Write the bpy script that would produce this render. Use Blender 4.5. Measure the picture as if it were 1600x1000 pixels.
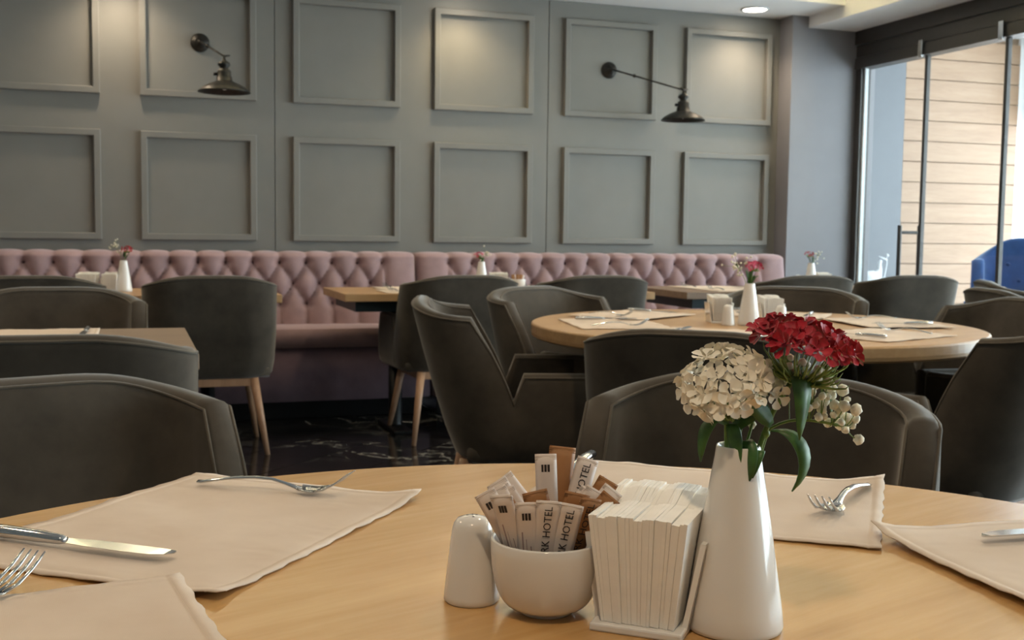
import bpy, bmesh, math, random
from mathutils import Vector, Matrix, Quaternion
random.seed(7)
PI = math.pi
sc = bpy.context.scene
for o in list(bpy.data.objects):
    bpy.data.objects.remove(o)
COL = sc.collection

# ------------------------------------------------------------------ camera
YAW, PITCH, ROLL, CAMH = 0.328, 0.0774, 0.0125, 1.02
cam_d = bpy.data.cameras.new('camera')
cam_d.sensor_width = 36.0
cam_d.lens = 1750.0 / 1600.0 * 36.0
cam_d.clip_start = 0.05
cam_d.dof.use_dof = True
cam_d.dof.focus_distance = 0.95
cam_d.dof.aperture_fstop = 20.0
cam = bpy.data.objects.new('camera', cam_d)
COL.objects.link(cam)
_f = Vector((math.sin(YAW) * math.cos(PITCH), math.cos(YAW) * math.cos(PITCH), -math.sin(PITCH)))
_r = Vector((math.cos(YAW), -math.sin(YAW), 0))
_u = _r.cross(_f)
_r2 = _r * math.cos(ROLL) + _u * math.sin(ROLL)
_u2 = -_r * math.sin(ROLL) + _u * math.cos(ROLL)
cam.matrix_world = Matrix(((_r2.x, _u2.x, -_f.x, 0), (_r2.y, _u2.y, -_f.y, 0), (_r2.z, _u2.z, -_f.z, CAMH), (0, 0, 0, 1)))
sc.camera = cam

# ------------------------------------------------------------------ world and daylight
world = bpy.data.worlds.new('overcast_sky')
sc.world = world
world.use_nodes = True
bg = world.node_tree.nodes['Background']
bg.inputs[0].default_value = (0.82, 0.90, 1.0, 1)
bg.inputs[1].default_value = 6.6

sc.view_settings.view_transform = 'Standard'
sc.view_settings.look = 'None'
sc.view_settings.gamma = 1.0
sc.view_settings.use_curve_mapping = False
sc.view_settings.exposure = 0.6

WARM = (1.0, 0.74, 0.47)

def portal(loc, rot, sx, sy, name):
    d = bpy.data.lights.new(name, 'AREA')
    d.shape = 'RECTANGLE'
    d.size = sx
    d.size_y = sy
    d.cycles.is_portal = True
    o = bpy.data.objects.new(name, d)
    o.location = loc
    o.rotation_euler = rot
    COL.objects.link(o)
portal((6.98, 2.35, 1.28), (0, PI / 2, 0), 2.5, 10.3, 'daylight_portal_lounge')

# ------------------------------------------------------------------ materials
def s2l(c):
    return tuple((v / 255 / 12.92) if v / 255 <= 0.04045 else ((v / 255 + 0.055) / 1.055) ** 2.4 for v in c)

class NT:
    def __init__(s, name):
        s.m = bpy.data.materials.new(name)
        s.m.use_nodes = True
        s.t = s.m.node_tree
        s.b = s.t.nodes['Principled BSDF']
        s.tc = None
    def n(s, typ, **kw):
        nd = s.t.nodes.new(typ)
        for k, v in kw.items():
            setattr(nd, k, v)
        return nd
    def l(s, a, b):
        s.t.links.new(a, b)
    def coord(s, scale=(1, 1, 1), rot=(0, 0, 0), rnd=0.0):
        tc = s.n('ShaderNodeTexCoord')
        mp = s.n('ShaderNodeMapping')
        mp.inputs['Scale'].default_value = scale
        mp.inputs['Rotation'].default_value = rot
        src = tc.outputs['Object']
        if rnd:
            oi = s.n('ShaderNodeObjectInfo')
            mul = s.n('ShaderNodeMath', operation='MULTIPLY')
            mul.inputs[1].default_value = rnd
            s.l(oi.outputs['Random'], mul.inputs[0])
            add = s.n('ShaderNodeVectorMath', operation='ADD')
            s.l(src, add.inputs[0])
            s.l(mul.outputs[0], add.inputs[1])
            src = add.outputs[0]
        s.l(src, mp.inputs[0])
        return mp.outputs[0]
    def noise(s, co, scale, detail=4, rough=0.55, dist=0.0):
        nz = s.n('ShaderNodeTexNoise')
        nz.inputs['Scale'].default_value = scale
        nz.inputs['Detail'].default_value = detail
        nz.inputs['Roughness'].default_value = rough
        nz.inputs['Distortion'].default_value = dist
        s.l(co, nz.inputs['Vector'])
        return nz.outputs['Fac']
    def ramp(s, fac, stops):
        r = s.n('ShaderNodeValToRGB')
        el = r.color_ramp.elements
        while len(el) < len(stops):
            el.new(0.5)
        for e, (p, c) in zip(el, stops):
            e.position = p
            e.color = (*c, 1)
        s.l(fac, r.inputs[0])
        return r.outputs[0]
    def bump(s, h, strength, dist=0.002):
        b = s.n('ShaderNodeBump')
        b.inputs['Strength'].default_value = strength
        b.inputs['Distance'].default_value = dist
        s.l(h, b.inputs['Height'])
        s.l(b.outputs[0], s.b.inputs['Normal'])
    def set(s, **kw):
        for k, v in kw.items():
            s.b.inputs[k.replace('_', ' ')].default_value = v

def plain(name, rgb, rough=0.5, metal=0.0, var=0.06, nscale=30, bump=0.0, bscale=200, **kw):
    t = NT(name)
    c = s2l(rgb)
    co = t.coord()
    f = t.noise(co, nscale, 3)
    lo = tuple(v * (1 - var) for v in c)
    hi = tuple(min(1, v * (1 + var)) for v in c)
    t.l(t.ramp(f, [(0.3, lo), (0.7, hi)]), t.b.inputs['Base Color'])
    t.set(Roughness=rough, Metallic=metal)
    for k, v in kw.items():
        t.b.inputs[k.replace('_', ' ')].default_value = v
    if bump:
        t.bump(t.noise(co, bscale, 2), bump, 0.001)
    return t.m

def wood(name, a, b, c, scale=(1, 14, 14), rough=0.4, rnd=0.0, rot=(0, 0, 0), nsc=3.0, spec=0.5):
    t = NT(name)
    co = t.coord(scale, rot, rnd)
    f = t.noise(co, nsc, 6, 0.6, 0.6)
    g = t.noise(co, nsc * 6, 3, 0.5)
    mix = t.n('ShaderNodeMath', operation='MULTIPLY_ADD')
    mix.inputs[1].default_value = 0.3
    t.l(g, mix.inputs[0])
    sub = t.n('ShaderNodeMath', operation='MULTIPLY')
    sub.inputs[1].default_value = 0.7
    t.l(f, sub.inputs[0])
    t.l(sub.outputs[0], mix.inputs[2])
    t.l(t.ramp(mix.outputs[0], [(0.25, s2l(a)), (0.5, s2l(b)), (0.75, s2l(c))]), t.b.inputs['Base Color'])
    t.set(Roughness=rough)
    t.b.inputs['Specular IOR Level'].default_value = spec
    t.bump(mix.outputs[0], 0.08, 0.001)
    return t.m

def fabric(name, rgb, sheen, tint=(1, 1, 1), var=0.25, nscale=9, rough=0.9):
    t = NT(name)
    c = s2l(rgb)
    co = t.coord(rnd=5.0)
    f = t.noise(co, nscale, 5, 0.6)
    t.l(t.ramp(f, [(0.3, tuple(v * (1 - var) for v in c)), (0.7, tuple(v * (1 + var) for v in c))]), t.b.inputs['Base Color'])
    t.set(Roughness=rough)
    t.b.inputs['Specular IOR Level'].default_value = 0.2
    t.b.inputs['Sheen Weight'].default_value = sheen
    t.b.inputs['Sheen Roughness'].default_value = 0.4
    t.b.inputs['Sheen Tint'].default_value = (*tint, 1)
    t.bump(t.noise(co, 420, 2), 0.15, 0.0006)
    return t.m

M = {}
M['wall'] = plain('wall_paint', (133, 131, 125), 0.55, var=0.03, nscale=6)
M['wall3'] = plain('lounge_paint', (106, 108, 112), 0.6, var=0.03, nscale=6)
M['wall2'] = plain('column_paint', (140, 138, 141), 0.6, var=0.03, nscale=6)
M['pale_bounce'] = plain('pale_bounce_floor', (170, 166, 158), 0.35, var=0.06, nscale=3)  # unseen lounge floor, made pale to bounce daylight up to ceiling and soffit
M['ceil'] = plain('ceiling_paint', (242, 242, 241), 0.8, var=0.02, nscale=4)
M['velvet'] = fabric('grey_velvet', (76, 69, 60), 0.42, (0.95, 0.93, 0.9))
M['velvet_piping'] = fabric('grey_velvet_piping', (94, 86, 75), 0.3)
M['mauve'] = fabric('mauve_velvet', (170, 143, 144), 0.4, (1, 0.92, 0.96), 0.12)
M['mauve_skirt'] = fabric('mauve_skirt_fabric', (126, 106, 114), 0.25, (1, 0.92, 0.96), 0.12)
M['mauve_button'] = fabric('mauve_button_fabric', (110, 85, 90), 0.2)
M['blue'] = fabric('blue_velvet', (44, 72, 118), 0.6, (0.7, 0.85, 1))
M['oak'] = wood('oak_veneer', (182, 134, 80), (199, 155, 98), (212, 171, 116), (1.0, 9, 9), 0.25, nsc=2.2)
M['oak2'] = wood('oak_table_top', (168, 130, 88), (186, 148, 104), (198, 162, 118), (1.0, 9, 9), 0.38, nsc=2.2)
M['oakdark'] = wood('brown_or_shaded_top', (120, 98, 78), (138, 114, 92), (150, 126, 104), (1.0, 9, 9), 0.4, nsc=2.2)
M['leg'] = wood('beech_leg', (150, 114, 88), (176, 138, 108), (190, 152, 122), (9, 9, 1), 0.42)
M['plank'] = wood('larch_plank', (138, 108, 84), (154, 124, 98), (166, 138, 112), (1, 10, 10), 0.5, rnd=17.0, nsc=2.0)
M['black'] = plain('black_steel', (22, 23, 24), 0.38, 0.6, 0.1, 60)
M['blackframe'] = plain('dark_aluminium', (68, 65, 62), 0.4, 0.3, 0.05, 30)
M['teal'] = plain('table_underframe', (30, 48, 54), 0.45, 0.3, 0.05, 30)
M['iron'] = plain('antique_iron', (58, 56, 52), 0.42, 0.7, 0.18, 45)
M['chrome'] = plain('polished_steel', (205, 205, 205), 0.12, 1.0, 0.02, 30)
M['porcelain'] = plain('white_porcelain', (236, 233, 228), 0.13, 0.0, 0.01, 20)
M['porcelain'].node_tree.nodes['Principled BSDF'].inputs['Coat Weight'].default_value = 0.4
M['paper'] = plain('napkin_paper', (250, 247, 241), 0.9, 0.0, 0.03, 60, 0.1, 500)
M['sachet'] = plain('sachet_paper', (228, 214, 204), 0.55, 0.0, 0.03, 80)
M['kraft'] = plain('kraft_sachet', (158, 108, 62), 0.55, 0.0, 0.1, 80)
M['print'] = plain('dark_print', (48, 40, 38), 0.6, 0.0, 0.02)
M['print2'] = plain('pale_print', (168, 140, 136), 0.6, 0.0, 0.02)
M['trimwhite'] = plain('white_seal', (225, 230, 230), 0.5)
M['plaster'] = plain('white_plaster', (238, 240, 242), 0.5)
M['green'] = plain('leaf_green', (58, 98, 44), 0.45, 0.0, 0.35, 60)
M['green2'] = plain('stem_green', (104, 130, 58), 0.5, 0.0, 0.3, 80)
M['bract'] = plain('bract_green', (118, 138, 66), 0.55, 0.0, 0.3, 80)
M['red'] = plain('crimson_petal', (166, 8, 34), 0.55, 0.0, 0.45, 160, Sheen_Weight=0.2)
M['pink'] = plain('pink_petal', (196, 62, 96), 0.6, 0.0, 0.3, 160)
M['white'] = plain('white_petal', (243, 236, 218), 0.65, 0.0, 0.04, 120)
M['gyp'] = plain('cream_blossom', (236, 230, 208), 0.75, 0.0, 0.1, 400, 0.6, 500)
M['floor'] = None

def marble():
    t = NT('black_marble')
    co = t.coord((1, 1, 1), rnd=31.0)
    f = t.noise(co, 2.1, 5, 0.62, 1.6)
    d = t.n('ShaderNodeMath', operation='SUBTRACT')
    d.inputs[1].default_value = 0.5
    t.l(f, d.inputs[0])
    a = t.n('ShaderNodeMath', operation='ABSOLUTE')
    t.l(d.outputs[0], a.inputs[0])
    vein = t.ramp(a.outputs[0], [(0.0, (1, 1, 1)), (0.006, (0.6, 0.6, 0.6)), (0.022, (0, 0, 0))])
    g = t.noise(co, 1.3, 3, 0.5)
    msk = t.ramp(g, [(0.49, (0, 0, 0)), (0.60, (1, 1, 1))])
    mul = t.n('ShaderNodeMath', operation='MULTIPLY')
    t.l(vein, mul.inputs[0])
    t.l(msk, mul.inputs[1])
    mx = t.n('ShaderNodeMix', data_type='RGBA')
    t.l(mul.outputs[0], mx.inputs[0])
    mx.inputs[6].default_value = (*s2l((26, 26, 27)), 1)
    mx.inputs[7].default_value = (*s2l((165, 162, 152)), 1)
    t.l(mx.outputs[2], t.b.inputs['Base Color'])
    t.set(Roughness=0.14)
    return t.m
M['floor'] = marble()

def linen():
    t = NT('cream_linen')
    co = t.coord((1, 1, 1), rnd=3.0)
    f = t.noise(co, 7, 4)
    t.l(t.ramp(f, [(0.3, s2l((214, 196, 178))), (0.7, s2l((228, 212, 196)))]), t.b.inputs['Base Color'])
    t.set(Roughness=0.85)
    t.b.inputs['Specular IOR Level'].default_value = 0.2
    w1 = t.n('ShaderNodeTexWave', bands_direction='X')
    w1.inputs['Scale'].default_value = 260
    w2 = t.n('ShaderNodeTexWave', bands_direction='Y')
    w2.inputs['Scale'].default_value = 260
    t.l(co, w1.inputs[0])
    t.l(co, w2.inputs[0])
    ad = t.n('ShaderNodeMath', operation='ADD')
    t.l(w1.outputs['Fac'], ad.inputs[0])
    t.l(w2.outputs['Fac'], ad.inputs[1])
    b1 = t.n('ShaderNodeBump')
    b1.inputs['Strength'].default_value = 0.12
    b1.inputs['Distance'].default_value = 0.0004
    t.l(ad.outputs[0], b1.inputs['Height'])
    wr = t.noise(t.coord((1.0, 1.5, 1.0), (0, 0, 0.5), 3.0), 9, 2, 0.45, 0.4)
    b2 = t.n('ShaderNodeBump')
    b2.inputs['Strength'].default_value = 0.55
    b2.inputs['Distance'].default_value = 0.007
    t.l(wr, b2.inputs['Height'])
    t.l(b1.outputs[0], b2.inputs['Normal'])
    t.l(b2.outputs[0], t.b.inputs['Normal'])
    return t.m
M['linen'] = linen()

def thin_glass(name='clear_glass'):
    m = bpy.data.materials.new(name)
    m.use_nodes = True
    t = m.node_tree
    t.nodes.remove(t.nodes['Principled BSDF'])
    out = t.nodes['Material Output']
    tr = t.nodes.new('ShaderNodeBsdfTransparent')
    tr.inputs[0].default_value = (0.95, 0.975, 0.97, 1)
    gl = t.nodes.new('ShaderNodeBsdfGlossy')
    gl.inputs['Roughness'].default_value = 0.02
    fr = t.nodes.new('ShaderNodeFresnel')
    fr.inputs[0].default_value = 1.45
    mx = t.nodes.new('ShaderNodeMixShader')
    ge = t.nodes.new('ShaderNodeNewGeometry')
    iv = t.nodes.new('ShaderNodeMath')
    iv.operation = 'SUBTRACT'
    iv.inputs[0].default_value = 1.0
    t.links.new(ge.outputs['Backfacing'], iv.inputs[1])
    mu = t.nodes.new('ShaderNodeMath')
    mu.operation = 'MULTIPLY'
    t.links.new(fr.outputs[0], mu.inputs[0])
    t.links.new(iv.outputs[0], mu.inputs[1])
    t.links.new(mu.outputs[0], mx.inputs[0])
    t.links.new(tr.outputs[0], mx.inputs[1])
    t.links.new(gl.outputs[0], mx.inputs[2])
    t.links.new(mx.outputs[0], out.inputs[0])
    return m
M['glass'] = thin_glass()

def emit(name, rgb, strength):
    t = NT(name)
    t.set(Roughness=0.5)
    t.b.inputs['Base Color'].default_value = (0.9, 0.9, 0.9, 1)
    t.b.inputs['Emission Color'].default_value = (*rgb, 1)
    t.b.inputs['Emission Strength'].default_value = strength
    return t.m
M['lens'] = emit('lamp_diffuser', (1.0, 0.86, 0.68), 14.0)
M['cove'] = emit('cove_strip', (1.0, 0.83, 0.45), 17.0)

# ------------------------------------------------------------------ geometry helpers
def obj(name, me, mat=None, parent=None, loc=None, rot=None, smooth=False):
    if mat is not None and len(me.materials) == 0:
        me.materials.append(M[mat] if isinstance(mat, str) else mat)
    if smooth:
        for p in me.polygons:
            p.use_smooth = True
    o = bpy.data.objects.new(name, me)
    COL.objects.link(o)
    if parent is not None:
        o.parent = parent
    if loc is not None:
        o.location = loc
    if rot is not None:
        o.rotation_euler = rot
    return o

def tag(o, label=None, cat=None, group=None, kind=None):
    if label: o['label'] = label
    if cat: o['category'] = cat
    if group: o['group'] = group
    if kind: o['kind'] = kind
    return o

def empty(name, loc=(0, 0, 0), rotz=0.0, label=None, cat=None, group=None):
    o = bpy.data.objects.new(name, None)
    o.empty_display_size = 0.05
    COL.objects.link(o)
    o.location = loc
    o.rotation_euler = (0, 0, rotz)
    return tag(o, label, cat, group)

def copy_tree(o, parent=None):
    c = o.copy()
    COL.objects.link(c)
    if parent is not None:
        c.parent = parent
    for ch in list(o.children):
        copy_tree(ch, c)
    return c

def pydata(name, v, f):
    me = bpy.data.meshes.new(name)
    me.from_pydata([tuple(p) for p in v], [], f)
    me.validate()
    me.update()
    bm = bmesh.new()
    bm.from_mesh(me)
    bmesh.ops.recalc_face_normals(bm, faces=bm.faces)
    bm.to_mesh(me)
    bm.free()
    return me

def box_me(name, x0, x1, y0, y1, z0, z1, bevel=0.0, seg=2):
    bm = bmesh.new()
    bmesh.ops.create_cube(bm, size=1)
    for v in bm.verts:
        v.co = Vector((x0 + (v.co.x + .5) * (x1 - x0), y0 + (v.co.y + .5) * (y1 - y0), z0 + (v.co.z + .5) * (z1 - z0)))
    if bevel > 0:
        bmesh.ops.bevel(bm, geom=list(bm.edges), offset=bevel, segments=seg, profile=0.5, affect='EDGES')
    me = bpy.data.meshes.new(name)
    bm.to_mesh(me)
    bm.free()
    return me

def boxes_me(name, lst):
    v, f = [], []
    for (x0, x1, y0, y1, z0, z1) in lst:
        b = len(v)
        v += [(x, y, z) for z in (z0, z1) for y in (y0, y1) for x in (x0, x1)]
        f += [[b + i for i in q] for q in ((0, 2, 3, 1), (4, 5, 7, 6), (0, 1, 5, 4), (2, 6, 7, 3), (0, 4, 6, 2), (1, 3, 7, 5))]
    return pydata(name, v, f)

def lathe_me(name, prof, seg=32, cap_bottom=True, cap_top=False):
    v, f = [], []
    n = len(prof)
    for i in range(seg):
        a = 2 * PI * i / seg
        for r, z in prof:
            v.append((r * math.cos(a), r * math.sin(a), z))
    for i in range(seg):
        j = (i + 1) % seg
        for k in range(n - 1):
            f.append((i * n + k, j * n + k, j * n + k + 1, i * n + k + 1))
    if cap_bottom:
        f.append([i * n for i in range(seg)])
    if cap_top:
        f.append([i * n + n - 1 for i in range(seg)])
    return pydata(name, v, f)

def frames(pts):
    pts = [Vector(p) for p in pts]
    out = []
    prev = None
    for i, p in enumerate(pts):
        t = (pts[min(i + 1, len(pts) - 1)] - pts[max(i - 1, 0)]).normalized()
        if prev is None:
            a = Vector((0, 0, 1)) if abs(t.z) < 0.9 else Vector((1, 0, 0))
            u = t.cross(a).normalized()
        else:
            u = (prev - t * prev.dot(t))
            u = u.normalized() if u.length > 1e-8 else t.orthogonal().normalized()
        w = t.cross(u)
        prev = u
        out.append((p, t, u, w))
    return out

def tube_data(pts, rad, seg=8, v=None, f=None, flat=1.0):
    v = [] if v is None else v
    f = [] if f is None else f
    fr = frames(pts)
    if not isinstance(rad, (list, tuple)):
        rad = [rad] * len(pts)
    base = len(v)
    for (p, t, u, w), r in zip(fr, rad):
        for k in range(seg):
            a = 2 * PI * k / seg
            v.append(p + u * (r * math.cos(a)) + w * (r * flat * math.sin(a)))
    for i in range(len(pts) - 1):
        for k in range(seg):
            k2 = (k + 1) % seg
            f.append((base + i * seg + k, base + i * seg + k2, base + (i + 1) * seg + k2, base + (i + 1) * seg + k))
    f.append([base + k for k in range(seg)])
    f.append([base + (len(pts) - 1) * seg + k for k in range(seg)])
    return v, f

def tube_me(name, pts, rad, seg=8, flat=1.0):
    v, f = tube_data(pts, rad, seg, flat=flat)
    return pydata(name, v, f)

def bez(p0, p1, p2, p3, n):
    p0, p1, p2, p3 = map(Vector, (p0, p1, p2, p3))
    return [p0 * (1 - t) ** 3 + p1 * 3 * t * (1 - t) ** 2 + p2 * 3 * t * t * (1 - t) + p3 * t ** 3 for t in [i / (n - 1) for i in range(n)]]

def sstep(a, b, x):
    t = max(0.0, min(1.0, (x - a) / (b - a)))
    return t * t * (3 - 2 * t)

def text_me(s, size, extr=0.00006):
    cu = bpy.data.curves.new('lettering', 'FONT')
    cu.body = s
    cu.size = size
    cu.extrude = extr
    cu.resolution_u = 2
    cu.align_x = 'LEFT'
    o = bpy.data.objects.new('lettering', cu)
    COL.objects.link(o)
    dg = bpy.context.evaluated_depsgraph_get()
    me = bpy.data.meshes.new_from_object(o.evaluated_get(dg))
    bpy.data.objects.remove(o)
    me.materials.clear()
    return me

def struct(o):
    o['kind'] = 'structure'
    return o

# ------------------------------------------------------------------ the room shell
WALL_Y, XG, XL, YF = 6.65, 4.67, -3.2, -2.8
CEIL, RECESS = 2.47, 2.78

# floor slab and herringbone tiles
floor = struct(obj('floor', boxes_me('floor', [(XL, 7.15, YF, 7.65, -0.12, -0.012)]), 'floor'))
struct(tag(floor, 'black polished marble floor laid in herringbone tiles'))
W = 0.32
tile_src = box_me('floor_tile', 0.0015, 2 * W - 0.0015, 0.0015, W - 0.0015, -0.012, 0.0, 0.0012, 1)
tile_src.materials.append(M['floor'])
x0t, x1t, y0t, y1t = -1.7, XG, 2.3, 6.5
c45 = math.cos(PI / 4)
for c in range(-30, 40):
    for r in range(-30, 40):
        m = (c - r) % 4
        if m == 0:
            org, rz, mid = (c * W, r * W), 0.0, ((c + 1) * W, (r + .5) * W)
        elif m == 3:
            org, rz, mid = ((c + 1) * W, r * W), PI / 2, ((c + .5) * W, (r + 1) * W)
        else:
            continue
        wx = (mid[0] - mid[1]) * c45 + 1.5
        wy = (mid[0] + mid[1]) * c45 + 3.0
        if not (x0t < wx < x1t - 0.28 and y0t < wy < y1t - 0.15):
            continue
        o = obj('floor_tile', tile_src, None, floor)
        ox = (org[0] - org[1]) * c45 + 1.5
        oy = (org[0] + org[1]) * c45 + 3.0
        o.location = (ox, oy, 0)
        o.rotation_euler = (0, 0, rz + PI / 4)
# plain continuation of the marble where the tiles end or cannot be seen
rest = obj('floor_surround', boxes_me('floor_surround', [(XL, XG, YF, 2.6, -0.011, -0.003), (XL, -1.4, 2.6, WALL_Y, -0.011, -0.003), (4.2, XG, 2.6, 6.5, -0.011, -0.003), (-1.4, 4.2, 6.0, WALL_Y, -0.011, -0.003)]), 'floor', floor)

struct(obj('floor_lounge', boxes_me('floor_lounge', [(XG, 7.0, YF, 7.5, -0.011, -0.003)]), 'pale_bounce'))

# back wall: boards with mouldings
wall_back = struct(obj('wall_back', boxes_me('wall_back', [(XL, XG + 0.15, WALL_Y + 0.02, WALL_Y + 0.2, 0, 2.9)]), 'wall'))
SP, PW, X0P = 0.843, 0.634, -0.786
UP, LOW = (1.758, 2.361), (0.958, 1.563)
def moulding_me(w, h, rail=0.036, dep=0.03):
    # mitred square frame, front face proud by dep, chamfered inner and outer arrises
    prof = [(0, 0), (0, -dep + .003), (.003, -dep), (rail - .003, -dep), (rail, -dep + .003), (rail, 0)]
    v, f = [], []
    for (cx, cz, sx, sz) in ((0, 0, 1, 1), (w, 0, -1, 1), (w, h, -1, -1), (0, h, 1, -1)):
        for (a, y) in prof:
            v.append((cx + sx * a, y, cz + sz * a))
    n = len(prof)
    for i in range(4):
        j = (i + 1) % 4
        for k in range(n - 1):
            f.append((i * n + k, j * n + k, j * n + k + 1, i * n + k + 1))
        f.append((i * n, i * n + n - 1, j * n + n - 1, j * n))
    return pydata('panel_moulding', v, f)
m_up = moulding_me(PW, UP[1] - UP[0])
m_lo = moulding_me(PW, LOW[1] - LOW[0])
m_up.materials.append(M['wall'])
m_lo.materials.append(M['wall'])
for b in range(-2, 3):
    xa = 0.797 + (b - 1) * 2 * SP
    xb = xa + 2 * SP
    if b == 2:
        xb = 4.155
    xa2 = max(xa, XL)
    pn = obj('wall_panel', box_me('wall_panel', 0.002, xb - xa2 - 0.002, 0, 0.03, 0, CEIL - 0.002, 0.0015, 1), 'wall', wall_back, (xa2, WALL_Y, 0))
    for k in (0, 1):
        xl = X0P + (2 * b + k) * SP
        if xl < XL or xl + PW > xb + 0.02:
            continue
        obj('panel_moulding', m_up, None, pn, (xl - xa2, 0, UP[0]))
        obj('panel_moulding', m_lo, None, pn, (xl - xa2, 0, LOW[0]))

struct(obj('wall_column', box_me('wall_column', 4.135, XG + 0.12, 6.5, WALL_Y + 0.02, 0, RECESS, 0.003, 1), 'wall2'))
struct(obj('wall_left', boxes_me('wall_left', [(XL - 0.15, XL, YF, 6.85, 0, 2.95)]), 'wall'))
struct(obj('wall_front', boxes_me('wall_front', [(XL, 7.15, YF - 0.15, YF, 0, 2.95)]), 'wall'))

# ceiling: low strip along the back wall, raised recess, soffit along the glazing
struct(obj('ceiling', boxes_me('ceiling', [(XL, 4.255, YF, 6.12, RECESS, RECESS + 0.1), (XL, 4.67, 6.1, WALL_Y + 0.02, CEIL, CEIL + 0.05),
                                          (XL, 4.255, 6.1, 6.13, CEIL + 0.05, RECESS + 0.1)]), 'ceil'))
struct(obj('ceiling_soffit', box_me('ceiling_soffit', 4.255, XG + 0.1, YF, 6.5, 2.395, RECESS + 0.1, 0.002, 1), 'ceil'))
struct(obj('ceiling_lounge', boxes_me('ceiling_lounge', [(XG + 0.1, 7.15, YF, 7.65, 2.66, 2.76)]), 'ceil'))
cove = empty('cove_light', (0, 0, 0), 0, 'warm yellow hidden cove light strip above the lowered ceiling edge', 'cove light')
obj('light_strip', boxes_me('light_strip', [(XL + 0.3, 4.1, 6.06, 6.075, RECESS - 0.035, RECESS - 0.02), (4.215, 4.23, YF + .3, 5.95, RECESS - 0.035, RECESS - 0.02)]), 'cove', cove)
obj('strip_channel', boxes_me('strip_channel', [(XL + 0.3, 4.1, 6.055, 6.08, RECESS - 0.02, RECESS - 0.001), (4.21, 4.235, YF + .3, 5.95, RECESS - 0.02, RECESS - 0.001)]), 'trimwhite', cove)

# glass partition on the right
hd = struct(obj('trim_1', boxes_me('trim_1', [(XG - 0.05, XG + 0.06, YF, 6.5, 2.305, 2.397), (XG - 0.035, XG + 0.05, YF, 6.5, 2.222, 2.300), (XG - 0.045, XG + 0.055, YF, 6.5, 2.145, 2.217)]), 'blackframe'))
struct(obj('trim_2', boxes_me('trim_2', [(XG - 0.035, XG + 0.04, 6.44, 6.498, 0.0, 2.15)]), 'blackframe'))
struct(obj('trim_3', boxes_me('trim_3', [(XG - 0.012, XG + 0.012, 6.425, 6.44, 0.0, 2.145)]), 'trimwhite'))
seams = [6.425, 5.82, 5.145, 4.47, 3.795, 3.12, 2.445, 1.77, 1.095, 0.42, -0.255, -0.93, -1.605, -2.28, -2.79]
for i in range(len(seams) - 1):
    ya, yb = seams[i + 1], seams[i]
    nm = 'door_1' if i == 0 else 'window_%d' % i
    pane = struct(obj(nm, box_me('glass_pane', XG - 0.005, XG + 0.005, ya + 0.002, yb - 0.002, 0.01, 2.146, 0, 1), 'glass'))
    if i < 6:
        obj('pane_edge_seal', box_me('pane_edge_seal', XG - 0.014, XG + 0.014, ya - 0.012, ya + 0.012, 0.01, 2.146, 0.002, 1), 'blackframe', pane)
        obj('patch_fitting', box_me('patch_fitting', XG - 0.066, XG - 0.047, ya - 0.018, ya + 0.018, 2.13, 2.235, 0.003, 1), 'chrome', pane)
    if i == 0:
        h = obj('door_handle', tube_me('door_handle', [(XG - 0.075, 5.93, 0.34), (XG - 0.075, 5.93, 1.10)], 0.0135, 12), 'blackframe', pane, smooth=False)
        obj('handle_bar', tube_me('handle_bar', [(XG + 0.075, 5.93, 0.34), (XG + 0.075, 5.93, 1.10)], 0.0135, 12), 'blackframe', h)
        for z in (0.40, 1.055):
            obj('standoff', tube_me('standoff', [(XG - 0.075, 5.93, z), (XG + 0.075, 5.93, z)], 0.011, 10), 'blackframe', h)

# lounge beyond the glass
struct(obj('wall_lounge', boxes_me('wall_lounge', [(XG - 0.1, 5.815, 7.5, 7.65, 0, 2.66), (XG - 0.1, XG + 0.02, WALL_Y + .21, 7.5, 0, 2.66)]), 'wall3'))
pw = struct(obj('wall_planked', boxes_me('wall_planked', [(5.815, 6.93, 7.525, 7.65, 0, 2.66)]), 'oakdark'))
for k in range(16):
    z0 = k * 0.163
    obj('plank', box_me('plank', 0, 1.118, 0, 0.024, 0.003, min(0.160, 2.66 - z0), 0.002, 1), 'plank', pw, (5.815, 7.5, z0))
rl = [(7.0, 7.15, YF, 7.65, 2.56, 2.66), (7.0, 7.15, 7.2, 7.5, 1.96, 2.56)] + [(7.0, 7.15, y, y + 0.07, 0, 2.56) for y in (-2.8, -1.1, 0.6, 2.3, 4.0, 5.7)] + [(6.93, 7.15, 7.5, 7.65, 0, 2.66)]
struct(obj('wall_lounge_right', boxes_me('wall_lounge_right', rl), 'ceil'))
for i, y in enumerate((-2.73, -1.03, 0.67, 2.37, 4.07, 5.77)):
    struct(obj('window_%d' % (20 + i), box_me('window_pane', 7.06, 7.07, y + .002, y + (1.626 if i < 5 else 1.42), 0.01, 2.558), 'glass'))

# ------------------------------------------------------------------ ceiling downlights
def downlight(x, y, z, energy, label, spot=1.9, blend=0.9, col=WARM):
    t = empty('ceiling_downlight', (x, y, z), 0, label, 'ceiling light', 'round ceiling downlights')
    obj('trim_ring', lathe_me('trim_ring', [(0.078, -0.0005), (0.088, -0.0005), (0.088, -0.006), (0.08, -0.010), (0.074, -0.006)], 32, False), 'trimwhite', t, smooth=True)
    obj('diffuser', lathe_me('diffuser', [(0.001, -0.003), (0.077, -0.003), (0.077, -0.005), (0.05, -0.008), (0.001, -0.009)], 32), 'lens', t, smooth=True)
    d = bpy.data.lights.new('lamp', 'SPOT')
    d.energy = energy
    d.color = col
    d.spot_size = spot
    d.spot_blend = blend
    d.shadow_soft_size = 0.06
    o = bpy.data.objects.new('lamp', d)
    COL.objects.link(o)
    o.parent = t
    o.location = (0, 0, -0.02)
    return t
LW = 21
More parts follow.
